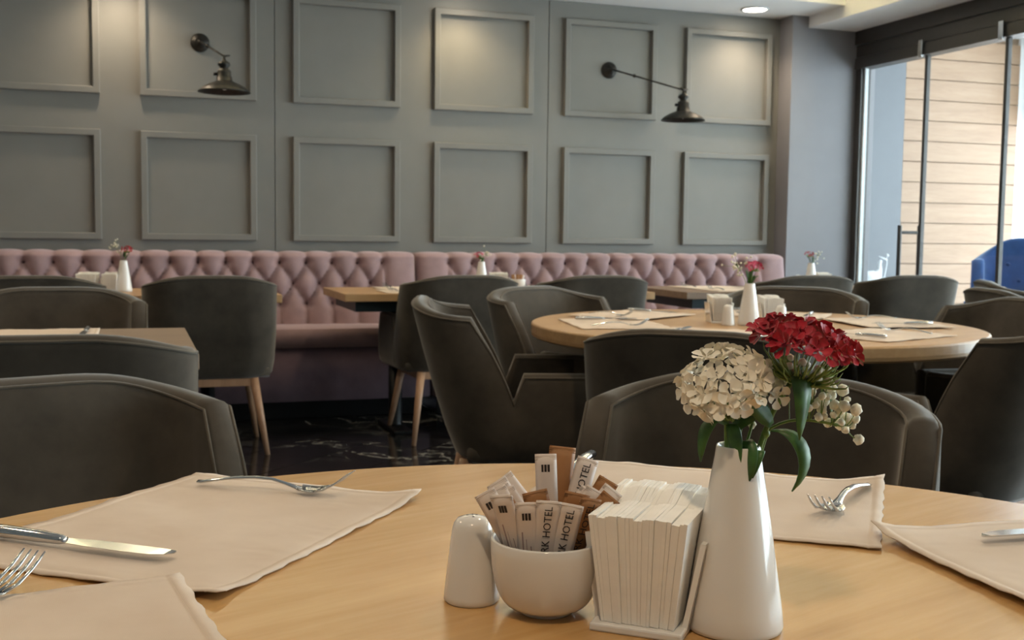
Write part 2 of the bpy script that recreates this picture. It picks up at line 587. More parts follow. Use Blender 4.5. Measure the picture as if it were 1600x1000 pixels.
downlight(3.80, 6.42, CEIL, LW, 'lit round ceiling downlight beside the grey column', 2.3, col=(1.0, 0.80, 0.58))
downlight(1.90, 6.42, CEIL, LW * .78, 'lit ceiling downlight washing the middle wall panels', 2.3, col=(1.0, 0.78, 0.46))
downlight(-0.05, 6.42, CEIL, LW, 'lit ceiling downlight washing the left wall panels above the left wall lamp', 2.3, col=(1.0, 0.80, 0.58))
LT = 46  # energy of the added out-of-view downlights that light the tables and room
downlight(-0.1, -0.1, RECESS, LT, 'added unseen warm downlight lighting the nearest round table', 2.4)
downlight(1.5, 2.2, RECESS, LT, 'added unseen warm downlight lighting the second round table', 2.4)
downlight(-1.2, 2.3, RECESS, LT, 'added unseen warm downlight lighting the brown table on the left', 2.4)
downlight(-1.0, 4.4, RECESS, LT * 0.7, 'added unseen warm downlight lighting the left banquette table', 2.4)
downlight(1.6, 4.4, RECESS, LT * 0.7, 'added unseen warm downlight lighting the middle banquette table', 2.4)

# ------------------------------------------------------------------ tub chair
def shell_data(hw, yr, yf, rad, zb, zarm, zside, zback, lean, ynotch, znotch, th, zin):
    """U-shaped upholstered shell: path samples with local outward normal, swept section."""
    P = []
    ys = [yf, yf - .03, yf - .09, yf - .16, ynotch + .06, ynotch + .028, ynotch + .012, ynotch, ynotch - .012, ynotch - .03, ynotch - .045, ynotch - .06, ynotch - .075]
    yc = yr + rad
    ys = [y for y in ys if y > yc + .004] + [yc]
    for y in ys:
        P.append((-hw, y, -1, 0))
    na = 9
    for i in range(1, na):
        a = PI + (PI / 2) * i / na
        P.append((-hw + rad + rad * math.cos(a), yc + rad * math.sin(a), math.cos(a), math.sin(a)))
    ns = 8
    for i in range(ns + 1):
        P.append((-hw + rad + (2 * hw - 2 * rad) * i / ns, yr, 0, -1))
    left = P[:len(ys) + na - 1]
    for (x, y, nx, ny) in reversed(left):
        P.append((-x, y, -nx, ny))
    def ztop(x, y):
        if y >= ynotch + .028: return zarm
        if y >= ynotch: return znotch + (zarm - znotch) * (y - ynotch) / .028
        e = ynotch - .075
        if y >= e: return znotch + (zside - znotch) * (ynotch - y) / .075
        t = 1 - min(1, abs(x) / hw)
        return zside + (zback - zside) * (1 - (1 - min(1, t * 1.35)) ** 2)
    rings, edge = [], []
    for idx, (x, y, nx, ny) in enumerate(P):
        zt = ztop(x, y)
        w = sstep(ynotch + .03, ynotch - .16, y)
        H = zt - zb
        sec = [(-.06, zb + .002), (-.018, zb + .003), (-.004, zb + .02), (.004, zb + H * .2), (.006, zb + H * .45), (.004, zb + H * .7), (0, zt - .028), (-.003, zt - .010), (-.012, zt - .001),
               (-th * .5, zt + .002), (-th + .012, zt - .001), (-th + .003, zt - .010), (-th, zt - .028), (-th - .004, zin + (zt - zin) * .55), (-th - .004, zin)]
        if idx in (0, len(P) - 1):
            pass
        ring = []
        for (o_, z) in sec:
            px, py = x + nx * o_, y + ny * o_
            py -= lean * (z - .45) * w
            px += nx * .05 * (z - .45) * w
            ring.append((px, py, z))
        rings.append(ring)
        edge.append((ring[7], ring[11]))
    n = len(rings[0])
    def capring(r, dy):
        cx = sum(p[0] for p in r) / n
        out = []
        for (x, y, z) in r:
            out.append((cx + (x - cx) * .62, y + dy, zb + .012 + (z - zb) * .955))
        return out
    rings = [capring(rings[0], .014)] + rings + [capring(rings[-1], .014)]
    v = [p for r in rings for p in r]
    f = []
    for i in range(len(rings) - 1):
        for k in range(n):
            k2 = (k + 1) % n
            f.append((i * n + k, i * n + k2, (i + 1) * n + k2, (i + 1) * n + k))
    f.append(list(range(n)))
    f.append([(len(rings) - 1) * n + k for k in range(n)])
    return v, f, edge

def cushion_me(name, x0, x1, y0, y1, z0, z1, bev, crown=0.012):
    bm = bmesh.new()
    bmesh.ops.create_grid(bm, x_segments=8, y_segments=8, size=0.5)
    ext = bmesh.ops.extrude_face_region(bm, geom=list(bm.faces))
    for v in [g for g in ext['geom'] if isinstance(g, bmesh.types.BMVert)]:
        v.co.z = 1
    for v in bm.verts:
        cr = crown * math.cos(v.co.x * PI) * math.cos(v.co.y * PI) if v.co.z > .5 else 0
        v.co = Vector((x0 + (v.co.x + .5) * (x1 - x0), y0 + (v.co.y + .5) * (y1 - y0), z0 + v.co.z * (z1 - z0) + cr))
    sharp = [e for e in bm.edges if len(e.link_faces) == 2 and e.calc_face_angle(0) > 1.0]
    bmesh.ops.bevel(bm, geom=sharp, offset=bev, segments=3, profile=0.5, affect='EDGES')
    bmesh.ops.recalc_face_normals(bm, faces=bm.faces)
    me = bpy.data.meshes.new(name)
    bm.to_mesh(me)
    bm.free()
    return me

def make_chair():
    root = empty('tub_chair')
    v, f, edge = shell_data(.288, -.235, .262, .15, .345, .612, .775, .818, .30, -.035, .53, .056, .40)
    obj('upholstered_shell', pydata('upholstered_shell', v, f), 'velvet', root, smooth=True)
    obj('piping', tube_me('piping', [e[0] for e in edge], .0034, 6), 'velvet_piping', root, smooth=True)
    obj('inner_piping', tube_me('inner_piping', [e[1] for e in edge], .0028, 6), 'velvet_piping', root, smooth=True)
    obj('seat_base', cushion_me('seat_base', -.262, .262, -.17, .258, .347, .392, .012, 0), 'velvet', root, smooth=True)
    obj('seat_cushion', cushion_me('seat_cushion', -.226, .226, -.19, .272, .393, .468, .022), 'velvet', root, smooth=True)
    fr = [(-.20, .20, -.185, -.155, .312, .346), (-.20, .20, .175, .205, .312, .346), (-.205, -.175, -.155, .175, .312, .346), (.175, .205, -.155, .175, .312, .346)]
    obj('leg_frame', boxes_me('leg_frame', fr), 'leg', root)
    for sx in (-1, 1):
        for sy in (-1, 1):
            obj('leg', tube_me('leg', [(sx * .188, sy * .172, .345), (sx * .214, sy * .202, .18), (sx * .242, sy * .236, 0)], [.021, .017, .011], 12), 'leg', root, smooth=True)
    return root
chair0 = make_chair()
_first = [True]
def chair(x, y, ang, label, s=1.0):
    """ang: direction the sitter faces, degrees ccw from +X"""
    if _first[0]:
        o = chair0
        _first[0] = False
    else:
        o = copy_tree(chair0)
    o.location = (x, y, 0)
    o.scale = (s, s, s)
    o.rotation_euler = (0, 0, math.radians(ang) - PI / 2)
    tag(o, label, 'chair', 'dark grey velvet tub chairs')
    return o
T1, T2, TR, TZ = (0.289, 0.607), (1.901, 3.173), 0.715, 0.735
def at_table(T, a, d, label, turn=0, s=1.0):
    chair(T[0] + d * math.cos(math.radians(a)), T[1] + d * math.sin(math.radians(a)), a + 180 + turn, label, s)

chair(-0.40, 5.37, 90, 'grey velvet tub chair, leftmost of the row facing the pink banquette')
chair(0.335, 5.36, 90, 'grey velvet tub chair with its right rear oak leg showing against the banquette skirt')
chair(1.50, 5.40, 92, 'grey velvet tub chair directly behind the side-on chair, backing the middle banquette table')
chair(2.19, 5.38, 90, 'grey velvet tub chair at the right end of the middle banquette table')
chair(3.40, 5.37, 90, 'grey velvet tub chair at the banquette table below the column')
chair(4.09, 5.36, 82, 'grey velvet tub chair in front of the glass door, its right side lit by daylight')
chair(-0.245, 3.77, 270, 'grey velvet tub chair facing the viewer behind the brown table at the left edge')
chair(-0.165, 2.575, 90, 'grey velvet tub chair with its back to us at the brown table on the left')
at_table(T1, 109.6, 1.05, 'large grey velvet tub chair on the left side of the nearest round table', s=.96)
at_table(T1, 57, 0.985, 'large grey velvet tub chair behind the flower vase at the nearest round table', turn=-10, s=.96)
at_table(T2, 232, 0.80, 'grey velvet tub chair with its back to us, near side of the second round table', s=.98)
at_table(T2, 170, 0.755, 'grey velvet tub chair seen side-on, both arms showing, left of the second table', turn=-6)
at_table(T2, 119, 0.655, 'grey velvet tub chair facing us at the back left of the second round table')
at_table(T2, 49, 0.665, 'grey velvet tub chair facing us at the back right of the second round table')
at_table(T2, -6, 0.72, 'grey velvet tub chair right of the second round table, cut by the frame')
at_table(T2, 291, 0.75, 'grey velvet tub chair turned away at the right frame edge, near the second table')
chair(3.62, 3.62, -15, 'grey velvet tub chair half hidden at the right frame edge below the blue chair')
chair(4.24, 4.30, -30, 'grey velvet tub chair farthest right, just in front of the glass wall')

# blue lounge armchairs behind the glass
def blue_chair(x, y, ang, label):
    root = empty('wing_armchair', (x, y, 0), math.radians(ang) - PI / 2, label, 'armchair', 'blue armchairs behind the glass')
    v, f, edge = shell_data(.35, -.30, .30, .15, .25, .62, .88, 1.03, .20, .0, .60, .075, .40)
    obj('wing_back_shell', pydata('wing_back_shell', v, f), 'blue', root, smooth=True)
    obj('piping', tube_me('piping', [e[0] for e in edge], .005, 6), 'blue', root, smooth=True)
    obj('seat_cushion', cushion_me('seat_cushion', -.27, .27, -.21, .31, .34, .46, .03), 'blue', root, smooth=True)
    obj('seat_base', cushion_me('seat_base', -.32, .32, -.22, .29, .25, .34, .015, 0), 'blue', root, smooth=True)
    bme = lathe_me('tuft_button', [(.0, -.006), (.010, -.005), (.013, 0), (.010, .005), (.001, .007)], 10, False)
    bme.materials.append(M['blue'])
    for (bx, bz) in ((-.15, .85), (0, .85), (.15, .85), (-.075, .74), (.075, .74), (-.15, .63), (0, .63), (.15, .63)):
        yy = -.30 + .075 + .006 - .20 * (bz - .45)
        obj('tuft_button', bme, None, root, (bx, yy, bz), (-PI / 2, 0, 0))
    for sx in (-1, 1):
        for sy in (-1, 1):
            obj('leg', tube_me('leg', [(sx * .25, sy * .21, .25), (sx * .29, sy * .25, 0)], [.02, .011], 10), 'leg', root, smooth=True)
blue_chair(5.56, 5.86, 222, 'blue velvet wing armchair with arched back seen through the glass wall')

# white console with swan ornament behind the glass
ct = empty('console_table', (5.16, 6.95, 0), 0, 'white console table behind the glass door', 'table')
obj('table_top', box_me('table_top', -.2, .2, -.14, .14, .655, .69, .004), 'plaster', ct)
for sx in (-1, 1):
    for sy in (-1, 1):
        obj('leg', box_me('leg', sx * .17 - .015, sx * .17 + .015, sy * .11 - .015, sy * .11 + .015, 0, .655, .003), 'plaster', ct)
obj('shelf', box_me('shelf', -.18, .18, -.12, .12, .25, .27, .003), 'plaster', ct)
sw = empty('swan_ornament', (5.135, 6.93, .69), 0, 'small white swan shaped ornament with raised neck behind the glass', 'ornament')
v, f = tube_data([(-.075, 0, .05), (-.06, 0, .048), (-.02, 0, .045), (.03, 0, .045), (.06, 0, .06), (.072, 0, .10), (.07, 0, .14), (.08, 0, .165)], [.010, .028, .043, .044, .030, .016, .012, .009], 12)
obj('swan_body', pydata('swan_body', v, f), 'plaster', sw, smooth=True)
obj('foot', lathe_me('foot', [(.045, 0), (.045, .006), (.03, .012), (.01, .014)], 20), 'plaster', sw, smooth=True)
sp = empty('white_sprig', (5.265, 6.95, .69), 0, 'thin white sprig in a small cup beside the swan ornament', 'ornament')
obj('cup', lathe_me('cup', [(.018, 0), (.022, .04), (.02, .04), (.016, .004), (.0005, .004)], 16), 'plaster', sp, smooth=True)
obj('stem', tube_me('stem', bez((0, 0, .01), (.0, 0, .08), (.03, 0, .12), (.015, 0, .19), 10), .003, 6), 'plaster', sp, smooth=True)
obj('twig', tube_me('twig', bez((.018, 0, .165), (.0, 0, .18), (-.03, 0, .18), (-.055, 0, .195), 6), [.004, .005, .005, .004, .003, .002], 6), 'plaster', sp, smooth=True)
obj('bud', lathe_me('bud', [(.001, -.012), (.009, -.006), (.011, 0), (.008, .008), (.001, .012)], 10, False), 'plaster', sp, (.02, 0, .2), smooth=True)

# ------------------------------------------------------------------ tables
def round_table(T, mat, label):
    t = empty('round_table', (T[0], T[1], 0), 0.35, label, 'table', 'round oak tables')
    obj('table_top', lathe_me('table_top', [(.001, TZ - .046), (TR - .012, TZ - .046), (TR - .002, TZ - .040), (TR, TZ - .03), (TR, TZ - .006), (TR - .002, TZ - .002), (TR - .006, TZ), (.001, TZ)], 128), mat, t)
    obj('pedestal', lathe_me('pedestal', [(.05, .03), (.045, .05), (.045, TZ - .06), (.045, TZ - .06)], 24), 'black', t, smooth=True)
    obj('foot_plate', lathe_me('foot_plate', [(.24, 0), (.245, .006), (.24, .014), (.07, .028), (.052, .032)], 40), 'black', t, smooth=True)
    obj('top_plate', lathe_me('top_plate', [(.05, TZ - .062), (.2, TZ - .056), (.2, TZ - .0465), (.05, TZ - .0465)], 24), 'black', t)
    return t
round_table(T1, 'oak', 'large round oak table in the foreground laid with cream placemats')
round_table(T2, 'oak2', 'second round oak table with placemats, behind the flower vase')

def rect_table(x0, x1, y0, y1, z, mat, label, apron='teal'):
    cx, cy = (x0 + x1) / 2, (y0 + y1) / 2
    hx, hy = (x1 - x0) / 2, (y1 - y0) / 2
    t = empty('rectangular_table', (cx, cy, 0), 0, label, 'table', 'rectangular dining tables')
    obj('table_top', box_me('table_top', -hx, hx, -hy, hy, z - .038, z, .003), mat, t)
    obj('underframe', boxes_me('underframe', [(-hx + .06, hx - .06, -hy + .05, -hy + .08, z - .09, z - .039), (-hx + .06, hx - .06, hy - .08, hy - .05, z - .09, z - .039),
                                             (-hx + .06, -hx + .09, -hy + .08, hy - .08, z - .09, z - .039), (hx - .09, hx - .06, -hy + .08, hy - .08, z - .09, z - .039)]), apron, t)
    for s in (-1, 1):
        px = s * (hx - .32) if hx > .5 else 0
        obj('pedestal', lathe_me('pedestal', [(.04, .02), (.035, .03), (.035, z - .06), (.035, z - .06)], 20), 'black', t, (px, 0, 0), smooth=True)
        obj('foot_plate', box_me('foot_plate', -.05, .05, -.2, .2, 0, .022, .006), 'black', t, (px, 0, 0))
        obj('bearer', box_me('bearer', -.04, .04, -hy + .08, hy - .08, z - .062, z - .039, .002, 1), 'black', t, (px, 0, 0))
    return t
BZ = .72
rect_table(-0.96, 0.665, 5.285, 5.945, BZ, 'oak2', 'rectangular oak table at the left part of the pink banquette')
rect_table(0.965, 2.60, 5.315, 5.965, BZ, 'oak2', 'rectangular oak table in the middle of the pink banquette, its left end in full view')
rect_table(2.775, 4.44, 5.295, 5.955, BZ, 'oakdark', 'rectangular table at the right end of the pink banquette near the glass wall')  # this top's darker wood stands in for the shade on it
rect_table(-1.35, 0.145, 2.65, 3.37, TZ, 'oakdark', 'brown rectangular table at the left edge between two tub chairs')

# ------------------------------------------------------------------ tufted banquette
def banquette(xa, xb, label, endcap):
    wd = xb - xa
    t = empty('banquette', (xa, 0, 0), 0, label, 'banquette', 'tufted banquette modules along the back wall')
    ncol = 16
    a = (wd - 0.09) / ncol          # tuft pitch
    x_off = 0.045 + a               # first crease
    ZT, Z1, DZ, ZS = .905, .838, .115, .46
    amp = .062
    nx, nz = ncol * 12 + 6, 58
    def fc(t):
        u = t - math.floor(t)
        return (4 * u * (1 - u)) ** .36
    def lim(x):   # no creases at the two ends
        return min(max(x, x_off - a + .0), wd)
    def bulge(x, z):
        ux = (x - x_off) / a
        if ux < 0 or ux > ncol - 2:
            e = -ux if ux < 0 else ux - (ncol - 2)
            side = max(0.0, 1 - (e / 1.30) ** 6)
            base = fc(min(e, .5)) if e < .5 else 1.0
            return base * side ** .5
        zr = (Z1 - z) / DZ           # 0 at row 1, 1 at row 2, 2 at row 3
        if zr <= 0:
            return fc(ux) * (1.0 if zr < -.25 else fc(ux) ** (1 + zr * 4))
        if zr >= 2:
            return fc(ux) * (1.0 if zr > 2.25 else fc(ux) ** (1 - (zr - 2) * 4))
        return fc(ux + zr / 2) * fc(ux - zr / 2)
    v, f = [], []
    def yb(z):
        return 6.335 + (z - .46) * .16
    for j in range(nz + 1):
        s = j / nz
        for i in range(nx + 1):
            x = wd * i / nx
            if s <= .8:
                z = ZS + (ZT - .035 - ZS) * (s / .8)
                b = bulge(x, z)
                # dimples pulled in by the buttons
                rr = round((Z1 - z) / DZ)
                dm = 0.0
                if 0 <= rr <= 2:
                    off = .5 if rr % 2 else 0.0
                    kx = round((x - x_off) / a - off)
                    if 0 <= kx <= ncol - 2 - (rr % 2):
                        d2 = (x - x_off - (kx + off) * a) ** 2 + (z - (Z1 - rr * DZ)) ** 2
                        dm = math.exp(-d2 / .018 ** 2)
                v.append((x, yb(z) - amp * b * (1 - .5 * dm) + .012 * dm, z))
            else:
                q = (s - .8) / .2 * PI * .5
                b = bulge(x, Z1 + .05)
                zc = ZT - .035
                rz = .035 * (0.55 + .45 * b)
                ry = .05 + amp * b
                v.append((x, yb(zc) + .05 - ry * math.cos(q), zc + rz * math.sin(q)))
    for j in range(nz):
        for i in range(nx):
            p = j * (nx + 1) + i
            f.append((p, p + 1, p + nx + 2, p + nx + 1))
    # back and sides of the padded back
    b0 = len(v)
    last = nz * (nx + 1)
    for i in range(nx + 1):
        v.append((wd * i / nx, 6.60, ZT - .012))
    for i in range(nx):
        f.append((last + i, last + i + 1, b0 + i + 1, b0 + i))
    b1 = len(v)
    v += [(0, 6.60, ZS), (wd, 6.60, ZS)]
    f.append([j * (nx + 1) for j in range(nz + 1)] + [b0, b1])
    f.append([j * (nx + 1) + nx for j in range(nz + 1)] + [b0 + nx, b1 + 1])
    f.append([b0 + i for i in range(nx + 1)] + [b1 + 1, b1])
    bk = obj('tufted_back', pydata('tufted_back', v, f), 'mauve', t, smooth=True)
    bme = lathe_me('tuft_button', [(.0008, -.005), (.008, -.004), (.011, 0), (.008, .004), (.0008, .006)], 10, False)
    bme.materials.append(M['mauve_button'])
    for row in range(3):
        z = Z1 - row * DZ
        for k in range(ncol - 1 - (row % 2)):
            x = x_off + (k + (.5 if row % 2 else 0)) * a
            if x < wd - .1:
                obj('tuft_button', bme, None, bk, (x, yb(z) + .003, z), (PI / 2, 0, 0), smooth=True)
    obj('seat_cushion', cushion_me('seat_cushion', .004, wd - .004, 5.985, 6.36, .395, .495, .03, .008), 'mauve', t, smooth=True)
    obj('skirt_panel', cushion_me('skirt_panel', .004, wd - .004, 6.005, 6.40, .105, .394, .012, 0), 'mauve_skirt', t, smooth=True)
    obj('plinth', box_me('plinth', .05, wd - .05, 6.09, 6.55, 0.0, .104, .003), 'black', t)
    return t
banquette(-0.875, 1.570, 'left module of the mauve tufted banquette below the wall panels', 0)
banquette(1.578, 4.045, 'right module of the mauve tufted banquette ending at the grey column', 1)
banquette(-3.19, -0.883, 'outer left module of the mauve tufted banquette reaching the frame edge', 0)

# ------------------------------------------------------------------ wall lamps
def wall_lamp(px, pz, lx, ly, lz, label):
    t = empty('wall_lamp', (px, WALL_Y, pz), 0, label, 'wall lamp', 'black swing-arm wall lamps')
    obj('wall_plate', lathe_me('wall_plate', [(.052, 0), (.052, .008), (.046, .014), (.03, .017), (.028, .024), (.014, .03), (.012, .045), (.001, .048)], 32), 'iron', t, rot=(PI / 2, 0, 0), smooth=True)
    tip = Vector((lx - px, ly - WALL_Y, lz - pz))
    st = Vector((0, -.045, 0))
    mid = st.lerp(tip, .32)
    obj('arm', tube_me('arm', [st, mid, tip], .0055, 8), 'iron', t, smooth=True)
    k = lathe_me('elbow_knuckle', [(.0008, -.012), (.009, -.008), (.012, 0), (.009, .008), (.0008, .012)], 12, False)
    obj('elbow_knuckle', k, 'iron', t, mid, smooth=True)
    obj('wing_screw', tube_me('wing_screw', [tip + Vector((-.022, 0, .012)), tip, tip + Vector((.03, 0, .006))], [.004, .007, .004], 8), 'iron', t, smooth=True)
    pr = [(.006, .0), (.009, -.018), (.012, -.022), (.03, -.034), (.034, -.046), (.022, -.058), (.021, -.066), (.032, -.072), (.036, -.082), (.036, -.104), (.040, -.108), (.042, -.128), (.055, -.134), (.085, -.146), (.118, -.166), (.134, -.182), (.136, -.188),
          (.132, -.186), (.116, -.170), (.084, -.150), (.04, -.134), (.001, -.132)]
    sh = obj('lamp_shade', lathe_me('lamp_shade', pr, 40, False), 'iron', t, tip, smooth=True)
    obj('bulb', lathe_me('bulb', [(.0008, -.176), (.014, -.172), (.02, -.16), (.018, -.145), (.011, -.130)], 20, False), 'porcelain', sh, smooth=True)
    obj('switch_knob', tube_me('switch_knob', [(-.03, 0, -.094), (-.055, 0, -.094)], .009, 10), 'black', sh, smooth=True)
    return t
wall_lamp(2.893, 2.06, 3.245, 6.30, 1.915, 'black iron swing-arm wall lamp on the right wall panel')
wall_lamp(0.383, 2.068, 0.476, 6.15, 1.928, 'black iron wall lamp pointing forward from the left wall panel')

# ------------------------------------------------------------------ placemats and cutlery
def mat_me(sx, sy, seed, amp=.0022, lift=(0, 0, 0, 0)):
    rg = random.Random(seed)
    ph = [rg.uniform(0, 6.28) for _ in range(10)]
    nx, ny = 26, 32
    hem = .011
    v, f = [], []
    xs = [0, hem * .85, hem, hem * 1.15] + [hem * 1.15 + (sx - 2.3 * hem) * i / (nx - 6) for i in range(1, nx - 6)] + [sx - hem * 1.15, sx - hem, sx - hem * .85, sx]
    ys = [0, hem * .85, hem, hem * 1.15] + [hem * 1.15 + (sy - 2.3 * hem) * i / (ny - 6) for i in range(1, ny - 6)] + [sy - hem * 1.15, sy - hem, sy - hem * .85, sy]
    nx, ny = len(xs), len(ys)
    for layer in (0, 1):
        for y in ys:
            for x in xs:
                X, Y = x - sx / 2, y - sy / 2
                w = (math.sin(X * 31 + Y * 9 + ph[0]) + math.sin(Y * 37 - X * 13 + ph[1]) + .6 * math.sin(X * 71 + Y * 48 + ph[2]) + .5 * math.sin(Y * 95 - X * 33 + ph[3])) / 3.1
                h = amp * .75 * (.5 + .5 * w) ** 1.5
                ex = 1 - min(x, sx - x) / .05
                ey = 1 - min(y, sy - y) / .05
                if ex > 0: h += .0009 * ex ** 3 * max(0, math.sin(y * 43 + ph[4]) + .5 * math.sin(y * 120 + ph[5]))
                if ey > 0: h += .0009 * ey ** 3 * max(0, math.sin(x * 47 + ph[5]) + .5 * math.sin(x * 130 + ph[4]))
                for c, (cx, cy) in enumerate(((0, 0), (sx, 0), (sx, sy), (0, sy))):
                    d = math.hypot(x - cx, y - cy)
                    if lift[c] and d < .07: h += lift[c] * (1 - d / .07) ** 2
                inh = min(x, sx - x) < hem * .98 or min(y, sy - y) < hem * .98
                gx = abs(min(x, sx - x) - hem) < .0006 or abs(min(y, sy - y) - hem) < .0006
                top = h + .0013 + (.0003 if inh else 0) - (.0004 if gx else 0)
                jx = .0011 * math.sin(y * 160 + ph[6]) if (x == 0 or x == sx) else 0
                jy = .0011 * math.sin(x * 150 + ph[7]) if (y == 0 or y == sy) else 0
                v.append((X + jx, Y + jy, top if layer else max(0.0002, top - .0013)))
    N = nx * ny
    for j in range(ny - 1):
        for i in range(nx - 1):
            p = j * nx + i
            f.append((p + N, p + N + 1, p + N + nx + 1, p + N + nx))
            f.append((p, p + nx, p + nx + 1, p + 1))
    for i in range(nx - 1):
        f.append((i, i + 1, i + 1 + N, i + N))
        q = (ny - 1) * nx + i
        f.append((q, q + N, q + 1 + N, q + 1))
    for j in range(ny - 1):
        p = j * nx
        f.append((p, p + N, p + nx + N, p + nx))
        q = j * nx + nx - 1
        f.append((q, q + nx, q + nx + N, q + N))
    return pydata('placemat', v, f)
MW, ML = .288, .368
def placemat(x, y, z, ang, label, seed, sx=MW, sy=ML, amp=.0022, lift=(0, 0, 0, 0)):
    o = obj('placemat', mat_me(sx, sy, seed, amp, lift), 'linen', None, (x, y, z), (0, 0, math.radians(ang)), True)
    return tag(o, label, 'placemat', 'cream cloth placemats')
E1 = .0004
placemat(.0635, 1.10, TZ + E1, -39.2, 'cream cloth placemat at the left of the nearest table under knife and fork', 3, lift=(0, .006, .006, 0))
placemat(.586, 1.066, TZ + E1, 232.3, 'cream cloth placemat behind the flower vase carrying a fork', 5, lift=(0, .001, .001, .010))
placemat(.797, .692, TZ + .0042, -4, 'cream cloth placemat at the right frame edge of the nearest table', 8, lift=(0, 0, 0, .008))
placemat(-.128, .757, TZ + .0044, 8, 'cream cloth placemat in the bottom left corner of the photo', 11, sx=ML, sy=MW)

def fork_root():
    t = empty('fork')
    xs = [0, .006, .02, .045, .07, .09, .105, .116, .124]
    zs = [.0035, .0038, .0065, .0105, .0125, .012, .0085, .0055, .0035]
    ws = [.0045, .0062, .0062, .0052, .0042, .0034, .0034, .005, .0085]
    v, f = [], []
    for x, z, w in zip(xs, zs, ws):
        v += [(x, -w, z), (x, 0, z + .0012), (x, w, z), (x, w * .8, z - .0016), (x, -w * .8, z - .0016)]
    for i in range(len(xs) - 1):
        for k in range(5):
            k2 = (k + 1) % 5
            f.append((i * 5 + k, i * 5 + k2, i * 5 + 5 + k2, i * 5 + 5 + k))
    f += [[0, 1, 2, 3, 4], [len(v) - 5 + k for k in range(5)]]
    obj('handle', pydata('handle', v, f), 'chrome', t, smooth=True)
    v, f = [], []
    hx = [.122, .130, .138, .143]
    hz = [.0036, .0018, .0014, .0020]
    hw = [.008, .0124, .0132, .0130]
    for x, z, w in zip(hx, hz, hw):
        for s in (-1, -.5, 0, .5, 1):
            v.append((x, w * s, z + .0018 * s * s + .0008))
        for s in (1, .5, 0, -.5, -1):
            v.append((x, w * s, z + .0018 * s * s - .0004))
    for i in range(3):
        for k in range(10):
            k2 = (k + 1) % 10
            f.append((i * 10 + k, i * 10 + k2, i * 10 + 10 + k2, i * 10 + 10 + k))
    f += [list(range(10)), [30 + k for k in range(10)]]
    obj('head', pydata('head', v, f), 'chrome', t, smooth=True)
    for k in range(4):
        y = (-1.5 + k) * .0072
        z0 = .0018 * (y / .0112) ** 2
        obj('tine', tube_me('tine', [(.142, y, .0022 + z0), (.154, y, .0062), (.168, y, .0142), (.181, y, .0245)], [.0023, .0021, .0018, .0009], 6, .6), 'chrome', t, smooth=True)
    return t
def knife_root():
    t = empty('table_knife')
    obj('handle', tube_me('handle', [(0, 0, .006), (.003, 0, .006), (.03, 0, .0062), (.07, 0, .0058), (.092, 0, .0052), (.097, 0, .005)], [.004, .0072, .0075, .0068, .0056, .0042], 12, .78), 'chrome', t, smooth=True)
    v, f = [], []
    L = [(.094, -.004, .004), (.102, -.0068, .0052), (.13, -.0090, .0085), (.165, -.0098, .0085), (.19, -.0090, .0080), (.203, -.005, .0072), (.209, .002, .0055)]
    for x, a, b in L:
        v += [(x, a, .0042), (x, b, .0044), (x, b, .0058), (x, a, .0050)]
    for i in range(len(L) - 1):
        for k in range(4):
            k2 = (k + 1) % 4
            f.append((i * 4 + k, i * 4 + k2, i * 4 + 4 + k2, i * 4 + 4 + k))
    f += [[0, 1, 2, 3], [len(v) - 4 + k for k in range(4)]]
    obj('blade', pydata('blade', v, f), 'chrome', t)
    return t
_fork, _knife = [None], [None]
def cutlery(kind, x, y, z, ang, label):
    store, mk = (_fork, fork_root) if kind == 'fork' else (_knife, knife_root)
    if store[0] is None:
        store[0] = mk()
        o = store[0]
    else:
        o = copy_tree(store[0])
    o.location = (x, y, z)
    o.rotation_euler = (0, 0, math.radians(ang))
    tag(o, label, kind if kind == 'fork' else 'knife', 'steel cutlery laid on the placemats')
ZM = TZ + .0045
def dirang(a, b):
    return math.degrees(math.atan2(b[1] - a[1], b[0] - a[0]))
cutlery('fork', .067, 1.266, ZM, dirang((.067, 1.266), (.198, 1.180)), 'steel fork lying across the top of the left placemat')
cutlery('knife', -.135, 1.106, ZM, dirang((-.135, 1.106), (.05, .962)), 'steel table knife lying across the left placemat')
cutlery('fork', .784, 1.050, ZM, dirang((.779, 1.047), (.672, .962)), 'steel fork with raised tines on the placemat right of the vase')
cutlery('knife', .945, .812, TZ + .0085, dirang((.945, .812), (.738, .819)), 'steel table knife with its tip showing at the right frame edge')
cutlery('fork', -.196, .80, TZ + .0085, dirang((-.196, .80), (-.083, .925)), 'steel fork tips at the left frame edge on the corner placemat')
cutlery('knife', .540, 1.272, ZM + .002, dirang((.540, 1.272), (.40, 1.09)), 'steel knife whose handle end shows behind the sugar sachets')

# second table settings
names2 = ['beside the side-on chair', 'at the back left seat', 'at the back right seat', 'at the right seat', 'at the near right seat', 'at the near left seat']
for i, a in enumerate((170, 122, 49, -10, 291, 229)):
    ra = math.radians(a)
    cx, cy = T2[0] + .46 * math.cos(ra), T2[1] + .46 * math.sin(ra)
    placemat(cx, cy, TZ + E1 + (.004 if i % 2 else 0), a, 'cream placemat on the second round table ' + names2[i], 20 + i, amp=.003)
    tx, ty = -math.sin(ra), math.cos(ra)
    zz = TZ + .005 + (.004 if i % 2 else 0)
    cutlery('fork', cx + .1 * math.cos(ra) + tx * .12, cy + .1 * math.sin(ra) + ty * .12, zz, a + 180, 'steel fork on the second round table ' + names2[i])
    cutlery('knife', cx + .1 * math.cos(ra) - tx * .12, cy + .1 * math.sin(ra) - ty * .12, zz, a + 180, 'steel knife on the second round table ' + names2[i])
